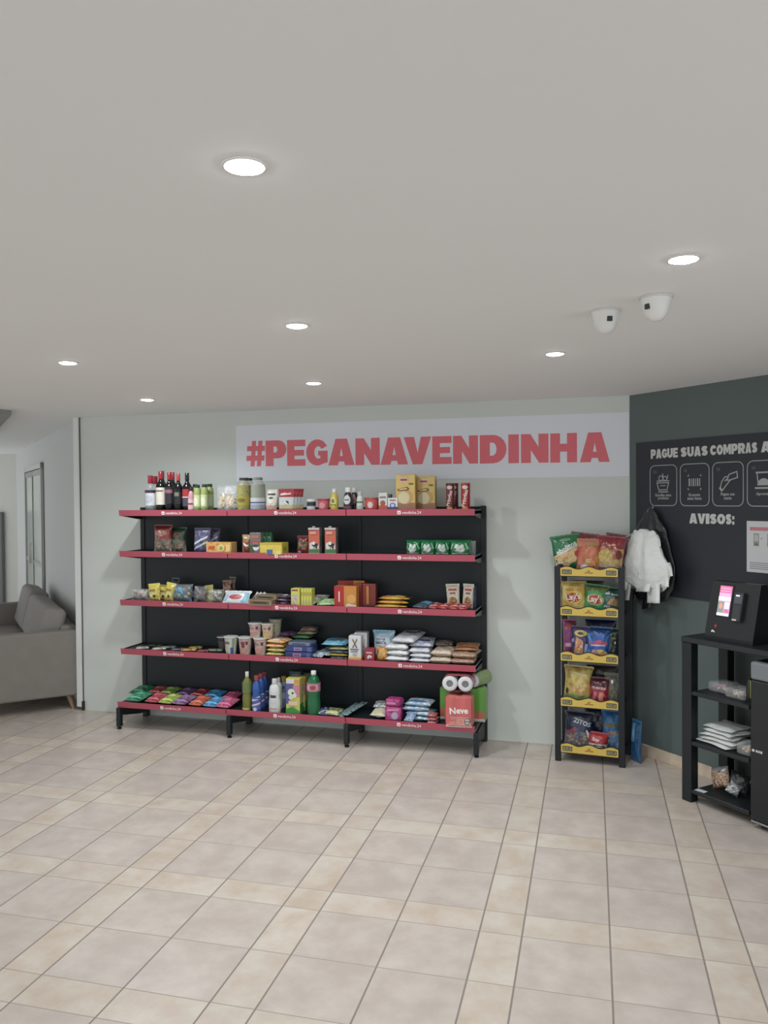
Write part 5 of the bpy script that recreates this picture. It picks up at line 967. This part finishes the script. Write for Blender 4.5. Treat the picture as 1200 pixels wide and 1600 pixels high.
rbag('dark green bag with a brown snack picture at the right of the second tray', 1, .115, .13, .18, .09, .075, [(0, film((26, 92, 66))), (.3, film((60, 96, 84))), (.7, film((22, 66, 54)))], [('p', [(-.1, .4), (.45, .34), (.45, .6), (.1, .64)], pr((176, 124, 80), (196, 150, 100), (140, 90, 60), 40)), ('t', 'SENSAÇÕES', .0, .78, .8, (190, 206, 200), -4) if False else ('e', -.1, .8, .14, .04, (180, 196, 190)), ('p', [(.1, .76), (.46, .74), (.46, .78), (.1, .8)], (170, 186, 180)), ('p', [(-.45, .3), (0, .26), (.1, .34), (-.4, .4)], (150, 170, 170)), ('r', -.4, .08, .3, .14, (70, 140, 110))], -3, 5, 2, film((30, 90, 66)), 208)
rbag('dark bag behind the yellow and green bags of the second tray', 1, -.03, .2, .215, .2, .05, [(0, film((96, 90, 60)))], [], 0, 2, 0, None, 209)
rbag('red and violet bag at the left edge of the third tray', 2, -.135, .09, .25, .11, .06, [(0, pr((150, 50, 90), (120, 60, 140), (190, 70, 60), 24))], [('e', -.2, .8, .1, .04, (222, 110, 90)), ('r', -.3, .3, .2, .4, (206, 170, 190))], 4, 3, -2, film((160, 70, 80)), 210)
rbag('violet bag with a yellow snack picture on the third tray', 2, -.07, .12, .215, .07, .07, [(0, pr((70, 60, 110), (90, 70, 120), (40, 50, 84), 22))], [('e', .02, .82, .34, .1, (214, 196, 96)), ('e', .02, .82, .16, .05, (70, 60, 70)), ('p', [(-.3, .06), (.2, .06), (.16, .6), (-.2, .7)], pr((226, 180, 110), (206, 110, 90), (222, 200, 150), 40)), ('p', [(.24, .1), (.4, .1), (.44, .5), (.28, .5)], (150, 170, 214)), ('p', [(-.46, .5), (-.3, .55), (-.3, .66), (-.46, .62)], (190, 170, 220))], 0, 4, 2, film((70, 66, 100)), 211)
rbag('bright blue snack bag with pinkish red lettering on the third tray', 2, .045, .165, .215, .075, .085, [(0, pr((30, 86, 176), (40, 100, 190), (26, 70, 150), 14)), (.85, film((30, 70, 130)))], [('t', 'Ruffles', .02, .56, .7, (226, 90, 110), 3), ('p', [(-.26, .44), (.3, .46), (.28, .5), (-.24, .48)], (200, 206, 226)), ('e', .1, .2, .27, .15, pr((222, 176, 84), (226, 196, 120), (190, 120, 70), 40)), ('e', -.12, .22, .13, .12, (206, 150, 160)), ('p', [(-.46, .8), (-.34, .84), (-.22, .6), (-.3, .56)], (80, 140, 206)), ('p', [(.46, .84), (.3, .76), (.26, .6), (.34, .58)], (70, 130, 200)), ('p', [(-.4, .06), (-.3, .06), (-.26, .3), (-.36, .34)], (90, 150, 210))], 0, 5, 1, film((40, 90, 160)), 212, flare=.12)
rbag('black bag with a pale nut picture at the right of the third tray', 2, .128, .10, .21, .09, .06, [(0, film((36, 50, 46)))], [('e', .1, .14, .34, .1, (196, 160, 126)), ('e', -.2, .08, .12, .05, (206, 180, 170)), ('e', .2, .56, .14, .09, (30, 30, 32)), ('e', .26, .58, .04, .05, (226, 228, 230)), ('p', [(.0, .7), (.3, .68), (.34, .74), (.1, .76)], (110, 120, 96)), ('p', [(.1, .84), (.3, .82), (.34, .9), (.14, .9)], (90, 110, 80))], -4, 4, 0, film((50, 60, 56)), 213)
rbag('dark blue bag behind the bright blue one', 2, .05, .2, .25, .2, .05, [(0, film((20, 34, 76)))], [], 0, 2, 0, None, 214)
rbag('crumpled yellow snack bag with green lower edge on the fourth tray', 3, -.09, .18, .245, .08, .08, [(0, pr((150, 170, 90), (120, 150, 90), (190, 190, 110), 14)), (.25, pr((206, 176, 80), (222, 196, 110), (190, 150, 66), 16))], [('e', .05, .4, .3, .12, pr((222, 190, 110), (206, 150, 90), (226, 200, 140), 40)), ('e', -.36, .34, .05, .08, (90, 50, 40)), ('p', [(-.1, .02), (.2, .02), (.2, .1), (-.05, .1)], (60, 90, 120)), ('p', [(-.3, .84), (.4, .78), (.4, .82), (-.3, .88)], (226, 214, 150))], 4, 4, 3, film((206, 186, 100)), 215)
rbag('crimson snack bag with white lettering on the fourth tray', 3, .055, .135, .18, .075, .075, [(0, pr((170, 36, 52), (150, 30, 46), (190, 60, 70), 14)), (.72, film((84, 24, 40)))], [('t', 'TORCIDA', 0, .66, .66, (226, 214, 216), -3), ('p', [(-.36, .06), (-.2, .06), (-.1, .5), (-.24, .52)], (206, 110, 120)), ('p', [(.0, .06), (.12, .06), (.22, .4), (.34, .3), (.2, .5), (-.02, .52)], (222, 130, 110))], 0, 5, 0, film((96, 30, 44)), 216)
rbag('clear olive-grey bag at the right of the fourth tray', 3, .13, .10, .21, .09, .06, [(0, clear((190, 190, 170)))], [('e', .05, .78, .07, .06, (232, 232, 228))], -4, 4, 0, film((96, 96, 84)), 217, lumps={'cols': [mat((110, 104, 84), .6), mat((84, 82, 66), .6)], 'fill': .8, 'n': 46})
rbag('dark brown bag behind the crimson one', 3, .06, .2, .24, .2, .05, [(0, film((66, 60, 52)))], [], 0, 2, 0, None, 218)
rbag('clear bag with dark navy top and white lettering on the bottom tray', 4, -.085, .185, .245, .08, .08, [(0, clear((206, 200, 206))), (.5, film((36, 44, 78))), (.78, film((44, 52, 74)))], [('t', 'ZITOS', .12, .76, .6, (206, 214, 226), -14), ('p', [(-.4, .5), (-.1, .62), (.0, .56), (-.2, .44), (-.42, .4)], (150, 70, 84)), ('p', [(.3, .58), (.42, .4), (.44, .2), (.38, .3), (.26, .54)], (206, 214, 226)), ('p', [(-.05, .6), (.05, .62), (.08, .3), (.02, .3)], (60, 80, 130))], 2, 5, 2, film((44, 48, 70)), 219, lumps={'cols': [mat((190, 150, 120), .6), mat((206, 176, 120), .6), mat((150, 90, 90), .6)], 'fill': .5, 'n': 50, 'r0': .008, 'r1': .013})
rbag('short red and white snack bag in front on the bottom tray', 4, .04, .13, .125, .065, .07, [(0, film((206, 200, 196))), (.45, pr((184, 36, 44), (196, 60, 60), (160, 30, 40), 14))], [('t', 'FRITEX', .05, .32, .6, (50, 40, 44), 2) if False else ('r', -.2, .24, .36, .38, (60, 50, 54)), ('r', -.1, .28, .26, .34, (222, 216, 210)), ('e', -.1, .66, .2, .08, (222, 170, 170))], 0, 8, 3, film((180, 50, 54)), 220)
rbag('bright blue bag with a tan stripe at the right of the bottom tray', 4, .12, .12, .26, .13, .06, [(0, pr((110, 150, 190), (90, 130, 180), (150, 176, 196), 20)), (.45, pr((40, 120, 190), (50, 130, 200), (36, 100, 170), 10))], [('p', [(-.4, .6), (.4, .64), (.4, .72), (-.4, .7)], (120, 120, 60)), ('p', [(-.1, .42), (.44, .44), (.44, .54), (-.1, .5)], (176, 140, 120)), ('p', [(-.4, .12), (-.1, .3), (0, .28), (-.2, .06)], (196, 206, 210))], -4, 3, 0, film((60, 130, 190)), 221)
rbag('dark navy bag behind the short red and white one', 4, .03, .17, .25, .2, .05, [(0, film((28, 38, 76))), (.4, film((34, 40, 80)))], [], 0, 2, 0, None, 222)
rbag('blue bag wedged between the rack and the green wall', 4, .275, .10, .27, .14, .05, [(0, film((36, 90, 140)))], [('p', [(-.2, .5), (.1, .5), (.1, .95), (-.2, .95)], (90, 160, 206))], -50, 2, 0, film((60, 130, 180)), 223, dz=-.062)

MUTED = False
# ============================================================ poster on the green wall
def poster():
    t = thing('wall_poster', 'large black wall poster PAGUE SUAS COMPRAS AQUI with outlined icon cards', 'poster'); t.matrix_world = MG
    MB().box(.062, -.006, 1.075, 2.0, -.0005, 2.07).build('backing_sheet', mat((38, 42, 50), 0.5), t)
    white = mat((206, 208, 206), 0.5)
    F = lambda x, z, l: (x, -.006 - l, z)
    words = [('PAGUE', .188, .407), ('SUAS', .425, .632), ('COMPRAS', .645, .965), ('AQUI', .985, 1.20)]
    mb = MB()
    spans = {'PAGUE': [0, .2, .41, .61, .82, 1], 'SUAS': [0, .25, .5, .75, 1], 'COMPRAS': [0, .143, .29, .46, .6, .75, .875, 1], 'AQUI': [0, .29, .58, .86, 1]}
    for wd, a, b in words:
        sp = spans[wd]
        for i, c in enumerate(wd):
            x0 = a + (b - a) * sp[i] + .001; x1 = a + (b - a) * sp[i + 1] - .002
            for vs, fs in glyph(c): extrude2d(mb, [(x0 + x * (x1 - x0), 1.958 + .060 * y) for x, y in vs], fs, F, 0, .001)
    mb.build('lettering', white, t)
    mb = MB(); L_ = [.492, .553, .613, .641, .694, .752, .796, .815]
    for i, c in enumerate('AVISOS:'):
        for vs, fs in glyph(c): extrude2d(mb, [(L_[i] + .001 + x * (L_[i + 1] - L_[i] - .002), 1.545 + .062 * y) for x, y in vs], fs, F, 0, .001)
    mb.build('lettering', white, t)
    cards = [(.182, .397), (.424, .638), (.663, .872), (.898, 1.107), (1.133, 1.342)]
    caps = [('Escolha seus', 'produtos'), ('Escaneie', 'seus itens'), ('Pague sua', 'cesta'), ('Aproveite', ''), ('', '')]
    line = mat((170, 173, 172), 0.5)
    for i, (a, b) in enumerate(cards):
        mb = MB(); c = (a + b) / 2
        def S(pts, w=.005, cl=False):
            vs, fs = stroke(pts, w, cl); extrude2d(mb, vs, fs, F, 0, .0008)
        S(rrect(a, 1.654, b, 1.912, .036), .0045, True)
        mb.build('icon_card', line, t); mb = MB()
        if i == 0:
            S([(c - .05, 1.80), (c - .036, 1.755), (c + .03, 1.755), (c + .044, 1.80)], .006, True); S([(c - .052, 1.812), (c + .048, 1.812)], .006); S([(c - .04, 1.742), (c + .04, 1.742)], .007); S([(c - .025, 1.782), (c + .02, 1.782)], .005)
            S(arc(c - .02, 1.83, .016, .016, 0, 330, 8), .005); S(arc(c + .014, 1.828, .014, .014, 0, 330, 8), .005); S([(c, 1.82), (c - .004, 1.86)], .006); S([(c + .03, 1.82), (c + .038, 1.85)], .006)
        elif i == 1:
            for k, ww in enumerate((.010, .005, .009, .005, .009, .006)): S([(c - .038 + .0155 * k, 1.775), (c - .038 + .0155 * k, 1.822)], ww)
            for sx in (-1, 1):
                S([(c + sx * .05, 1.835), (c + sx * .042, 1.845)], .006); S([(c + sx * .05, 1.762), (c + sx * .042, 1.752)], .006)
        elif i == 2:
            S([(c - .005, 1.805), (c + .01, 1.84), (c + .062, 1.855), (c + .066, 1.82), (c + .02, 1.808)], .006, True)
            S([(c - .05, 1.765), (c - .036, 1.745), (c - .012, 1.775), (c + .022, 1.81)], .006); S([(c - .05, 1.765), (c - .04, 1.80), (c - .02, 1.825), (c + .004, 1.828)], .006); S([(c - .022, 1.80), (c + .006, 1.825)], .005); S([(c - .056, 1.764), (c - .04, 1.742)], .011)
        else:
            S([(c - .05, 1.845), (c + .05, 1.845)], .009); S([(c - .042, 1.84), (c - .036, 1.79)], .006); S([(c - .055, 1.757), (c + .055, 1.757)], .010)
            vs, fs = tris([arc(c, 1.772, .04, .04, 0, 180, 10)]); extrude2d(mb, vs, fs, F, 0, .0008)
        mb.build('icon', line, t)
        for j, s_ in enumerate(caps[i]):
            if not s_: continue
            v0, f0, asp = text2d(s_, .02); W = .0105 * len(s_); m2 = MB()
            extrude2d(m2, [(c + x * W, 1.722 - .022 * j + y * W) for x, y in v0], f0, F, 0, .0006); m2.build('lettering', line, t)
        if i < 4:
            m2 = MB(); v0, f0, asp = text2d('0%d' % (i + 1), .02); extrude2d(m2, [(a + .04 + x * .024, 1.872 + y * .024) for x, y in v0], f0, F, 0, .0006); m2.build('lettering', mat((96, 100, 106), 0.5), t)
poster()
def notice():
    t = thing('paper_notice', 'white printed notice taped to the black poster under AVISOS', 'notice'); t.matrix_world = MG @ Matrix.Translation((.897, -.0085, 1.277))
    MB().box(0, -.0012, 0, .42, 0, .292).build('paper_sheet', mat((206, 208, 210), 0.6), t)
    def R_(nm, x0, z0, x1, z1, c, k=1):
        MB().box(x0, -.0012 - .0006 * k, z0, x1, -.0012, z1).build(nm, mat(c, .6), t)
    R_('printed_band', .02, .238, .40, .258, (196, 130, 136))
    for x in (.045, .13, .215, .30):
        R_('phone_picture', x, .150, x + .034, .222, (150, 152, 144)); R_('phone_screen', x + .005, .178, x + .029, .214, (190, 192, 184), 2); R_('green_button', x + .005, .155, x + .029, .166, (96, 130, 100), 2)
    for k in range(4): R_('text_line', .02, .052 - .011 * k, .38 - .05 * (k % 2), .057 - .011 * k, (150, 146, 150))
    for x in (.09, .175, .26): R_('small_mark', x, .19, x + .008, .196, (120, 120, 116))
notice()

# hanging bundles of carrier bags
SH = .062
def bag_bundle(name, label, ctr_s, y0, ztop, zbot, rows, m, tails, seed, sh=0.0, dk=1.0):
    """rows: (z, left, right, depth) along the wall; soft folded surface"""
    rows = [(z, l - sh, r_ - sh, d * dk) for z, l, r_, d in rows]; tails = [(x - sh, z0, x2 - sh, z1, w_, yy * dk) for x, z0, x2, z1, w_, yy in tails]
    p = MG @ Vector((ctr_s, -y0, ztop))
    t = thing(name, label, 'carrier bags', p, (0, 0, -PI / 4))
    r = random.Random(seed); seg = 48; ph = [r.uniform(0, 6) for _ in range(8)]
    mb = MB(); vs = []
    R2 = []
    for a, b in zip(rows[:-1], rows[1:]):
        for k in range(4):
            f = k / 4; f2 = f * f * (3 - 2 * f); R2.append(tuple(a[i] + (b[i] - a[i]) * (f if i == 0 else f2) for i in range(4)))
    R2.append(rows[-1])
    for j, (z, l, rr, d) in enumerate(R2):
        cx = (l + rr) / 2; w2 = (rr - l) / 2
        for k in range(seg):
            a = 2 * PI * k / seg; v = j / (len(R2) - 1)
            fold = 1 + (.10 * math.sin(7 * a + ph[0] + 2.2 * v) + .07 * math.sin(13 * a + ph[1] - 3 * v) + .04 * math.sin(23 * a + ph[2])) * min(1, v * 2.2 + .2)
            y = -d / 2 * math.cos(a) * (fold if math.cos(a) > 0 else .9)
            x = cx + w2 * math.sin(a) * (1 + .05 * math.sin(5 * v * 3 + ph[3]) )
            zz = z + .014 * math.sin(3 * a + ph[4]) * (v > .1) + .01 * math.sin(8 * a + ph[5]) * (v > .6)
            vs.append((x - ctr_s, y - d * .05, zz - ztop))
    n = len(R2); fs = [(j * seg + k, j * seg + (k + 1) % seg, (j + 1) * seg + (k + 1) % seg, (j + 1) * seg + k) for j in range(n - 1) for k in range(seg)]
    fs += [tuple(range(seg))[::-1], tuple((n - 1) * seg + k for k in range(seg))]
    mb.add(vs, fs); mb.build('bag_body', m, t, True)
    for (x, z0, x2, z1, w, yy) in tails:
        tb = MB(); N_ = 8; vs = []
        for i in range(N_ + 1):
            f = i / N_; cx = x + (x2 - x) * f; z = z0 + (z1 - z0) * f; ww = w * (.75 + .3 * f)
            for s, e in ((-1, 0), (-.3, .010), (.35, -.006), (1, .004)):
                vs.append((cx + s * ww / 2 - ctr_s, yy + e + .012 * math.sin(3 * f + s), z - ztop + s * .006))
        fs = [(i * 4 + k, i * 4 + k + 1, (i + 1) * 4 + k + 1, (i + 1) * 4 + k) for i in range(N_) for k in range(3)]
        o = tb.add(vs, fs).build('handle_strap', m, t, True)
        so = o.modifiers.new('thickness', 'SOLIDIFY'); so.thickness = .004
    return t
m_wbag = mat((226, 228, 226), 0.42, 0, 'film'); m_bbag = mat((30, 32, 38), 0.4, 0, 'film')
bag_bundle('white_bag_bundle', 'bundle of white carrier bags hanging on the black poster, handles dangling', .30 - SH, .125, 1.505, 1.12,
    [(1.505, .27, .33, .04), (1.48, .225, .40, .07), (1.43, .195, .435, .10), (1.36, .155, .46, .12), (1.27, .10, .50, .13), (1.20, .08, .515, .12), (1.15, .10, .49, .09), (1.13, .15, .45, .04)], m_wbag,
    [(.16, 1.24, .125, 1.10, .13, -.045), (.17, 1.20, .16, 1.035, .085, -.03), (.35, 1.24, .33, 1.11, .12, -.06), (.40, 1.22, .41, 1.045, .11, -.045), (.47, 1.25, .485, 1.15, .08, -.03), (.25, 1.48, .17, 1.45, .03, -.03), (.41, 1.47, .445, 1.40, .035, -.03), (.49, 1.30, .525, 1.22, .05, -.02)], 5, SH, .85)
bag_bundle('black_bag_bundle', 'mass of black carrier bags hanging behind the white bundle', .20, .034, 1.635, 1.02,
    [(1.635, .195, .235, .02), (1.59, .16, .28, .05), (1.50, .10, .345, .07), (1.40, .04, .38, .08), (1.28, .02, .40, .08), (1.16, .02, .40, .08), (1.08, .04, .36, .06), (1.05, .08, .28, .03)], m_bbag, [(.07, 1.15, .05, 1.0, .07, -.02), (.2, 1.12, .18, .98, .08, -.02)], 9, 0.0, .6)
h = thing('wall_hook', 'tiny metal hook above the hanging carrier bags', 'hook'); h.matrix_world = MG @ Matrix.Translation((.205, -.0065, 1.642))
MB().lathe([(.007, 0), (.007, .003), (0, .003)], 14, 0, (0, 0, 0), 1, Matrix.Rotation(PI / 2, 4, 'X')).build('hook_plate', mat((190, 190, 190), .3, .7), h, True)
MB().tube([(0, -.002, 0), (0, -.03, -.002), (0, -.045, -.012), (0, -.05, -.03)], .0025).build('hook_arm', mat((150, 150, 150), .3, .7), h, True)

# ============================================================ black payment stand
MS = Matrix.Translation((.444, 4.797, 0)) @ Matrix.Rotation(-PI / 4, 4, 'Z')
def stand():
    t = thing('payment_stand', 'tall black open stand with shelves by the green wall', 'stand'); t.matrix_world = MS
    for x, y in ((0, 0), (0, .31), (.375, .31), (1.0, 0), (1.0, .31)):
        MB().rbox(x - .032, y - .03, 0, x + .032, y + .03, .895, .003, 1).build('post', m_black2, t)
    MB().rbox(-.034, -.034, .896, 1.034, .344, .926, .003, 1).build('top_board', mat((30, 35, 38), .45), t)
    for z in (.627, .345, .075):
        MB().rbox(.033, -.028, z - .022, .395, .338, z, .003, 1).build('shelf_board', mat((26, 31, 34), .45), t)
stand()
def fridge():
    t = thing('mini_fridge', 'black mini fridge with grey top edge under the stand at the right edge', 'fridge'); t.matrix_world = MS @ Matrix.Translation((.412, -.03, 0))
    MB().rbox(.0, .03, .03, .53, .29, .862, .006, 2).build('cabinet', mat((30, 33, 35), .35), t)
    MB().rbox(.0, -.012, .045, .53, .029, .768, .008, 2).build('door', mat((24, 28, 30), .35), t)
    MB().rbox(.0, -.014, .770, .53, .029, .862, .012, 3).build('top_trim', mat((120, 124, 128), .4), t)
    MB().rbox(.0, -.008, .028, .53, .02, .040, .003, 1).build('chrome_strip', mat((150, 152, 154), .25, .7), t)
    for x in (.04, .49):
        for y in (.05, .26): MB().lathe([(.014, 0), (.016, .028), (0, .03)], 12, 0, (x, y, 0)).build('foot', m_black2, t)
    m2 = MB()
    for a, b in ((.012, .026), (.034, .044), (.048, .056), (.060, .070)): m2.box(a, -.0135, .40, b, -.012, .412)
    m2.build('logo_mark', mat((206, 208, 206), .4), t)
fridge()
def kiosk():
    t = thing('payment_kiosk', 'black self-checkout kiosk with lit pink screen on the stand', 'kiosk'); t.matrix_world = MS @ Matrix.Translation((.075, .03, .9265))
    W, H = .30, .315; k = .07
    pr_ = [(0, 0), (0, .02), (k, H), (k + .05, H), (.17, .02), (.17, 0)]
    mb = MB(); vs = [(0, y, z) for y, z in pr_] + [(W, y, z) for y, z in pr_]
    mb.add(vs, [(0, 1, 2, 3, 4, 5), (11, 10, 9, 8, 7, 6)] + [(i, 6 + i, 6 + (i + 1) % 6, (i + 1) % 6) for i in range(6)]); mb.build('casing', mat((18, 21, 23), .4), t)
    sl = Vector((0, k, H - .02)).normalized(); nn = Vector((0, -sl.z, sl.y))
    def F(x, z, l): p = Vector((x, 0, .02)) + sl * z + nn * (l + .0005); return tuple(p)
    def panel(nm, x0, z0, x1, z1, c, em, l, th=.001, par=t):
        mb = MB(); vs, fs = tris([[(x0, z0), (x1, z0), (x1, z1), (x0, z1)]]); extrude2d(mb, vs, fs, lambda x, z, q: F(x, z, q + l), 0, th)
        return mb.build(nm, mat(c, .3, 0, 'emit', em) if em else mat(c, .3), par)
    panel('screen_bezel', .045, .105, .145, .288, (20, 21, 23), 0, 0, .002)
    x0, x1 = .058, .134
    s = panel('screen', x0, .115, x1, .280, (226, 150, 190), .75, .002)
    panel('pink_banner', x0, .242, x1, .280, (206, 110, 150), .75, .003, .0004, s)
    for z in (.226, .233, .250, .264): panel('text_line', x0 + .008, z, x1 - .008, z + .003, (240, 190, 214), .8, .0036, .0003, s)
    panel('white_band', x0, .198, x1, .220, (226, 220, 250), .95, .003, .0004, s)
    panel('picture', x0, .132, x0 + .038, .192, (130, 150, 140), .5, .003, .0004, s)
    mb = MB(); vs, fs = tris([arc(x0 + .020, .168, .011, .017, 0, 340, 12)]); extrude2d(mb, vs, fs, lambda x, z, q: F(x, z, q + .0036), 0, .0003); mb.build('portrait', mat((214, 150, 130), .4, 0, 'emit', .6), s)
    panel('blue_panel', x0 + .042, .155, x1 - .004, .192, (200, 206, 240), .8, .003, .0004, s)
    panel('rose_panel', x0 + .042, .132, x1 - .004, .152, (196, 120, 160), .6, .003, .0004, s)
    panel('bottom_strip', x0, .115, x1, .128, (206, 232, 244), .95, .003, .0004, s)
    r = panel('card_reader', .165, .095, .222, .250, (44, 46, 50), 0, 0, .022)
    panel('reader_screen', .170, .190, .217, .240, (84, 88, 96), 0, .0222, .001, r)
    panel('reader_highlight', .178, .228, .200, .236, (232, 232, 232), .6, .0236, .0004, r)
    panel('reader_keys', .172, .105, .215, .180, (58, 60, 62), 0, .0222, .001, r)
    panel('receipt_glint', .174, .097, .200, .105, (214, 206, 186), 0, .0236, .0006, r)
    mb = MB(); vs, fs = tris([arc(.062, .055, .007, .010, 0, 340, 12)]); extrude2d(mb, vs, fs, lambda x, z, q: F(x, z, q), 0, .001); mb.build('red_indicator', mat((150, 40, 44), .4, 0, 'emit', .3), t)
    mb = MB(); vs, fs = tris([[(.04, .018), (.052, .022), (.066, .018), (.058, .026), (.048, .032), (.04, .028)]]); extrude2d(mb, vs, fs, lambda x, z, q: F(x, z, q), 0, .001); mb.build('arrow_mark', mat((226, 226, 226), .4), t)
kiosk()
def on_stand(x, y, z): return MS @ Vector((x, y, z))
def candy_box(label, x, y, z, cols, seed, w=.12, d=.12, h=.055, cat='box'):
    t = thing('clear_container', label, cat, on_stand(x, y, z), (0, 0, -PI / 4), 'clear containers on the stand')
    mb = MB(); mb.rbox(-w / 2, -d / 2, 0, w / 2, d / 2, h, .012, 3); mb.build('clear_shell', mat((225, 228, 230), .08, 0, 'clear'), t, True)
    b_lumps(t, w * .9, h * .62, d * .9, cols, 34, .007, .012, .004, seed)
candy_box('clear container of pinkish sweets on the upper stand shelf', .13, .12, .6275, [mat((176, 130, 130), .5), mat((150, 90, 96), .5), mat((206, 180, 170), .5)], 301)
candy_box('clear container of beige and yellow sweets nearer the fridge', .27, .08, .6275, [mat((206, 180, 130), .5), mat((176, 140, 110), .5), mat((216, 206, 190), .5)], 302)
t = thing('slim_bottle', 'slim dark bottle with a yellow stripe on the upper stand shelf', 'bottle', on_stand(.345, .05, .6275))
b_bottle(t, 'sauce', .02, .14, mat((34, 38, 40), .3), m_black2, .16, .5, 'cap', None, [('r', -.06, .15, .16, .8, (196, 200, 96))])
def folded_bags():
    for k in range(5):
        t = thing('folded_bag', ['folded white carrier bag at the bottom of the pile', 'folded white carrier bag second from the bottom of the pile', 'folded white carrier bag in the middle of the pile', 'folded white carrier bag second from the top of the pile', 'folded white carrier bag on top of the pile, wavy edged'][k], 'carrier bag', on_stand(.15 + .012 * (k % 2), .10 + .006 * k, .3455 + .021 * k), (0, 0, -PI / 4 + .12 * (k % 3 - 1)), 'pile of folded white carrier bags')
        nx, ny = 12, 10; w, d, th = .22 - .01 * k, .19, .019; vs = []; r = random.Random(k); a, b = r.uniform(0, 6), r.uniform(0, 6)
        for top in (0, 1):
            for j in range(ny + 1):
                for i in range(nx + 1):
                    u, v = i / nx, j / ny; e = min(u, 1 - u, v, 1 - v) * 5; e = min(1, e) ** .5
                    vs.append(((u - .5) * w + .004 * math.sin(9 * v + a), (v - .5) * d + .006 * math.sin(7 * u + b), (th * (.42 + .5 * e + .07 * math.sin(8 * u + a) * math.sin(6 * v + b)) if top else th * .35 * (1 - e))))
        m_ = (nx + 1) * (ny + 1); fs = []
        for top in (0, 1):
            for j in range(ny):
                for i in range(nx):
                    q_ = top * m_ + j * (nx + 1) + i; f = (q_, q_ + 1, q_ + nx + 2, q_ + nx + 1); fs.append(f if top else f[::-1])
        per = [i for i in range(nx + 1)] + [(j + 1) * (nx + 1) - 1 for j in range(1, ny + 1)] + [ny * (nx + 1) + i for i in range(nx - 1, -1, -1)] + [j * (nx + 1) for j in range(ny - 1, 0, -1)]
        for a_, b_ in zip(per, per[1:] + per[:1]): fs.append((a_, b_, b_ + m_, a_ + m_))
        MB().add(vs, fs).build('folded_film', m_wbag, t, True)
folded_bags()
candy_box('clear bowl of beige sweets beside the folded white bags', .335, .06, .3455, [mat((214, 186, 150), .5), mat((190, 160, 120), .5)], 303, .085, .11, .06, 'bowl')
for k, (x, y, c, lab, s) in enumerate([(.13, .10, (170, 140, 116), 'crumpled silver and tan packet on the lowest stand shelf', .12), (.20, .13, (50, 54, 56), 'crumpled black packet beside the silver one on the lowest stand shelf', .11), (.22, .06, (150, 154, 156), 'small silver wrapper before the black packet on the lowest stand shelf', .07)]):
    t = thing('crumpled_packet', lab, 'packet', on_stand(x, y, .0765 + [.016, .010, .018][k]), (math.radians(-14), math.radians([-18, 12, 30][k]), -PI / 4 + .3 * k), 'crumpled packets on the lowest stand shelf')
    b_pillow(t, s, s * .95, s * .5, [(0, pr(c, tuple(min(255, v + 50) for v in c), tuple(max(0, v - 60) for v in c), 60)), (.75, mat((196, 198, 200), .25, .4, 'film') if k == 0 else film(c))], [], 'pouch', False, None, 310 + k)
t = thing('white_card', 'small white card lying at the front of the lowest stand shelf', 'card', on_stand(.075, .0, .0757), (0, 0, -.7))
MB().box(-.03, -.018, 0, .03, .018, .0012).build('card', mat((214, 214, 214), .6), t)

# ============================================================ sofa in the living room
def sofa():
    t = thing('sofa', 'grey fabric sofa with tapered wooden legs against the left partition', 'sofa'); t.matrix_world = ML
    mf = mat((140, 134, 128), .9, 0, 'cloth', 0, (128, 124, 118)); mc = mat((150, 145, 140), .9, 0, 'cloth', 0, (138, 134, 130))
    L0, L1 = -.03, -2.35
    def soft(nm, x0, y0, z0, x1, y1, z1, r, m, M_=None, parent=t):
        b = MB(); b.rbox(min(x0, x1), y0, z0, max(x0, x1), y1, z1, r, 4, 0, M_); return b.build(nm, m, parent, True)
    soft('armrest', -.16, -.90, .12, L0, -.02, .655, .022, mf)
    soft('armrest', L1, -.90, .12, L1 + .13, -.02, .655, .022, mf)
    soft('seat_base', L1 + .132, -.87, .12, -.162, -.15, .28, .015, mf)
    soft('seat_cushion', L1 + .14, -.885, .283, -1.20, -.17, .44, .035, mc); soft('seat_cushion', -1.196, -.885, .283, -.17, -.17, .44, .035, mc)
    soft('backrest', L1 + .132, -.148, .12, -.162, -.02, .675, .025, mf)
    T_ = Matrix.Translation((0, -.16, .43)) @ Matrix.Rotation(math.radians(-14), 4, 'X')
    soft('back_cushion', -1.42, -.19, .0, -.24, -.005, .37, .05, mc, T_)
    soft('back_cushion', L1 + .15, -.19, .0, -1.44, -.005, .40, .05, mc, T_)
    mw = mat((150, 120, 98), .5)
    for x, y, dx, dy in ((-.12, -.10, .03, .03), (-.12, -.80, .03, -.03), (L1 + .1, -.10, -.03, .03), (L1 + .1, -.80, -.03, -.03)):
        b = MB(); sh = Matrix(((1, 0, -dx / .12, x + dx), (0, 1, -dy / .12, y + dy), (0, 0, 1, 0), (0, 0, 0, 1)))
        b.lathe([(.012, 0), (.026, .122)], 14, 0, (0, 0, 0), 1, sh); b.build('leg', mw, t, True)
sofa()
t = thing('side_table', 'round brown wooden side table beyond the far arm of the sofa', 'table', ML @ Vector((-2.95, -.62, 0)))
MB().lathe([(0, .0), (.30, .0), (.31, .012), (.30, .03), (0, .032)], 36, 0, (0, 0, .46)).build('table_top', mat((170, 132, 100), .5, 0, 'grain', 0, (186, 150, 116), (150, 112, 84), 6), t, True)
for k in range(3):
    a = 2 * PI * k / 3; MB().tube([(.12 * math.cos(a), .12 * math.sin(a), .46), (.22 * math.cos(a), .22 * math.sin(a), 0.002)], .014).build('leg', mat((120, 92, 70), .5), t, True)
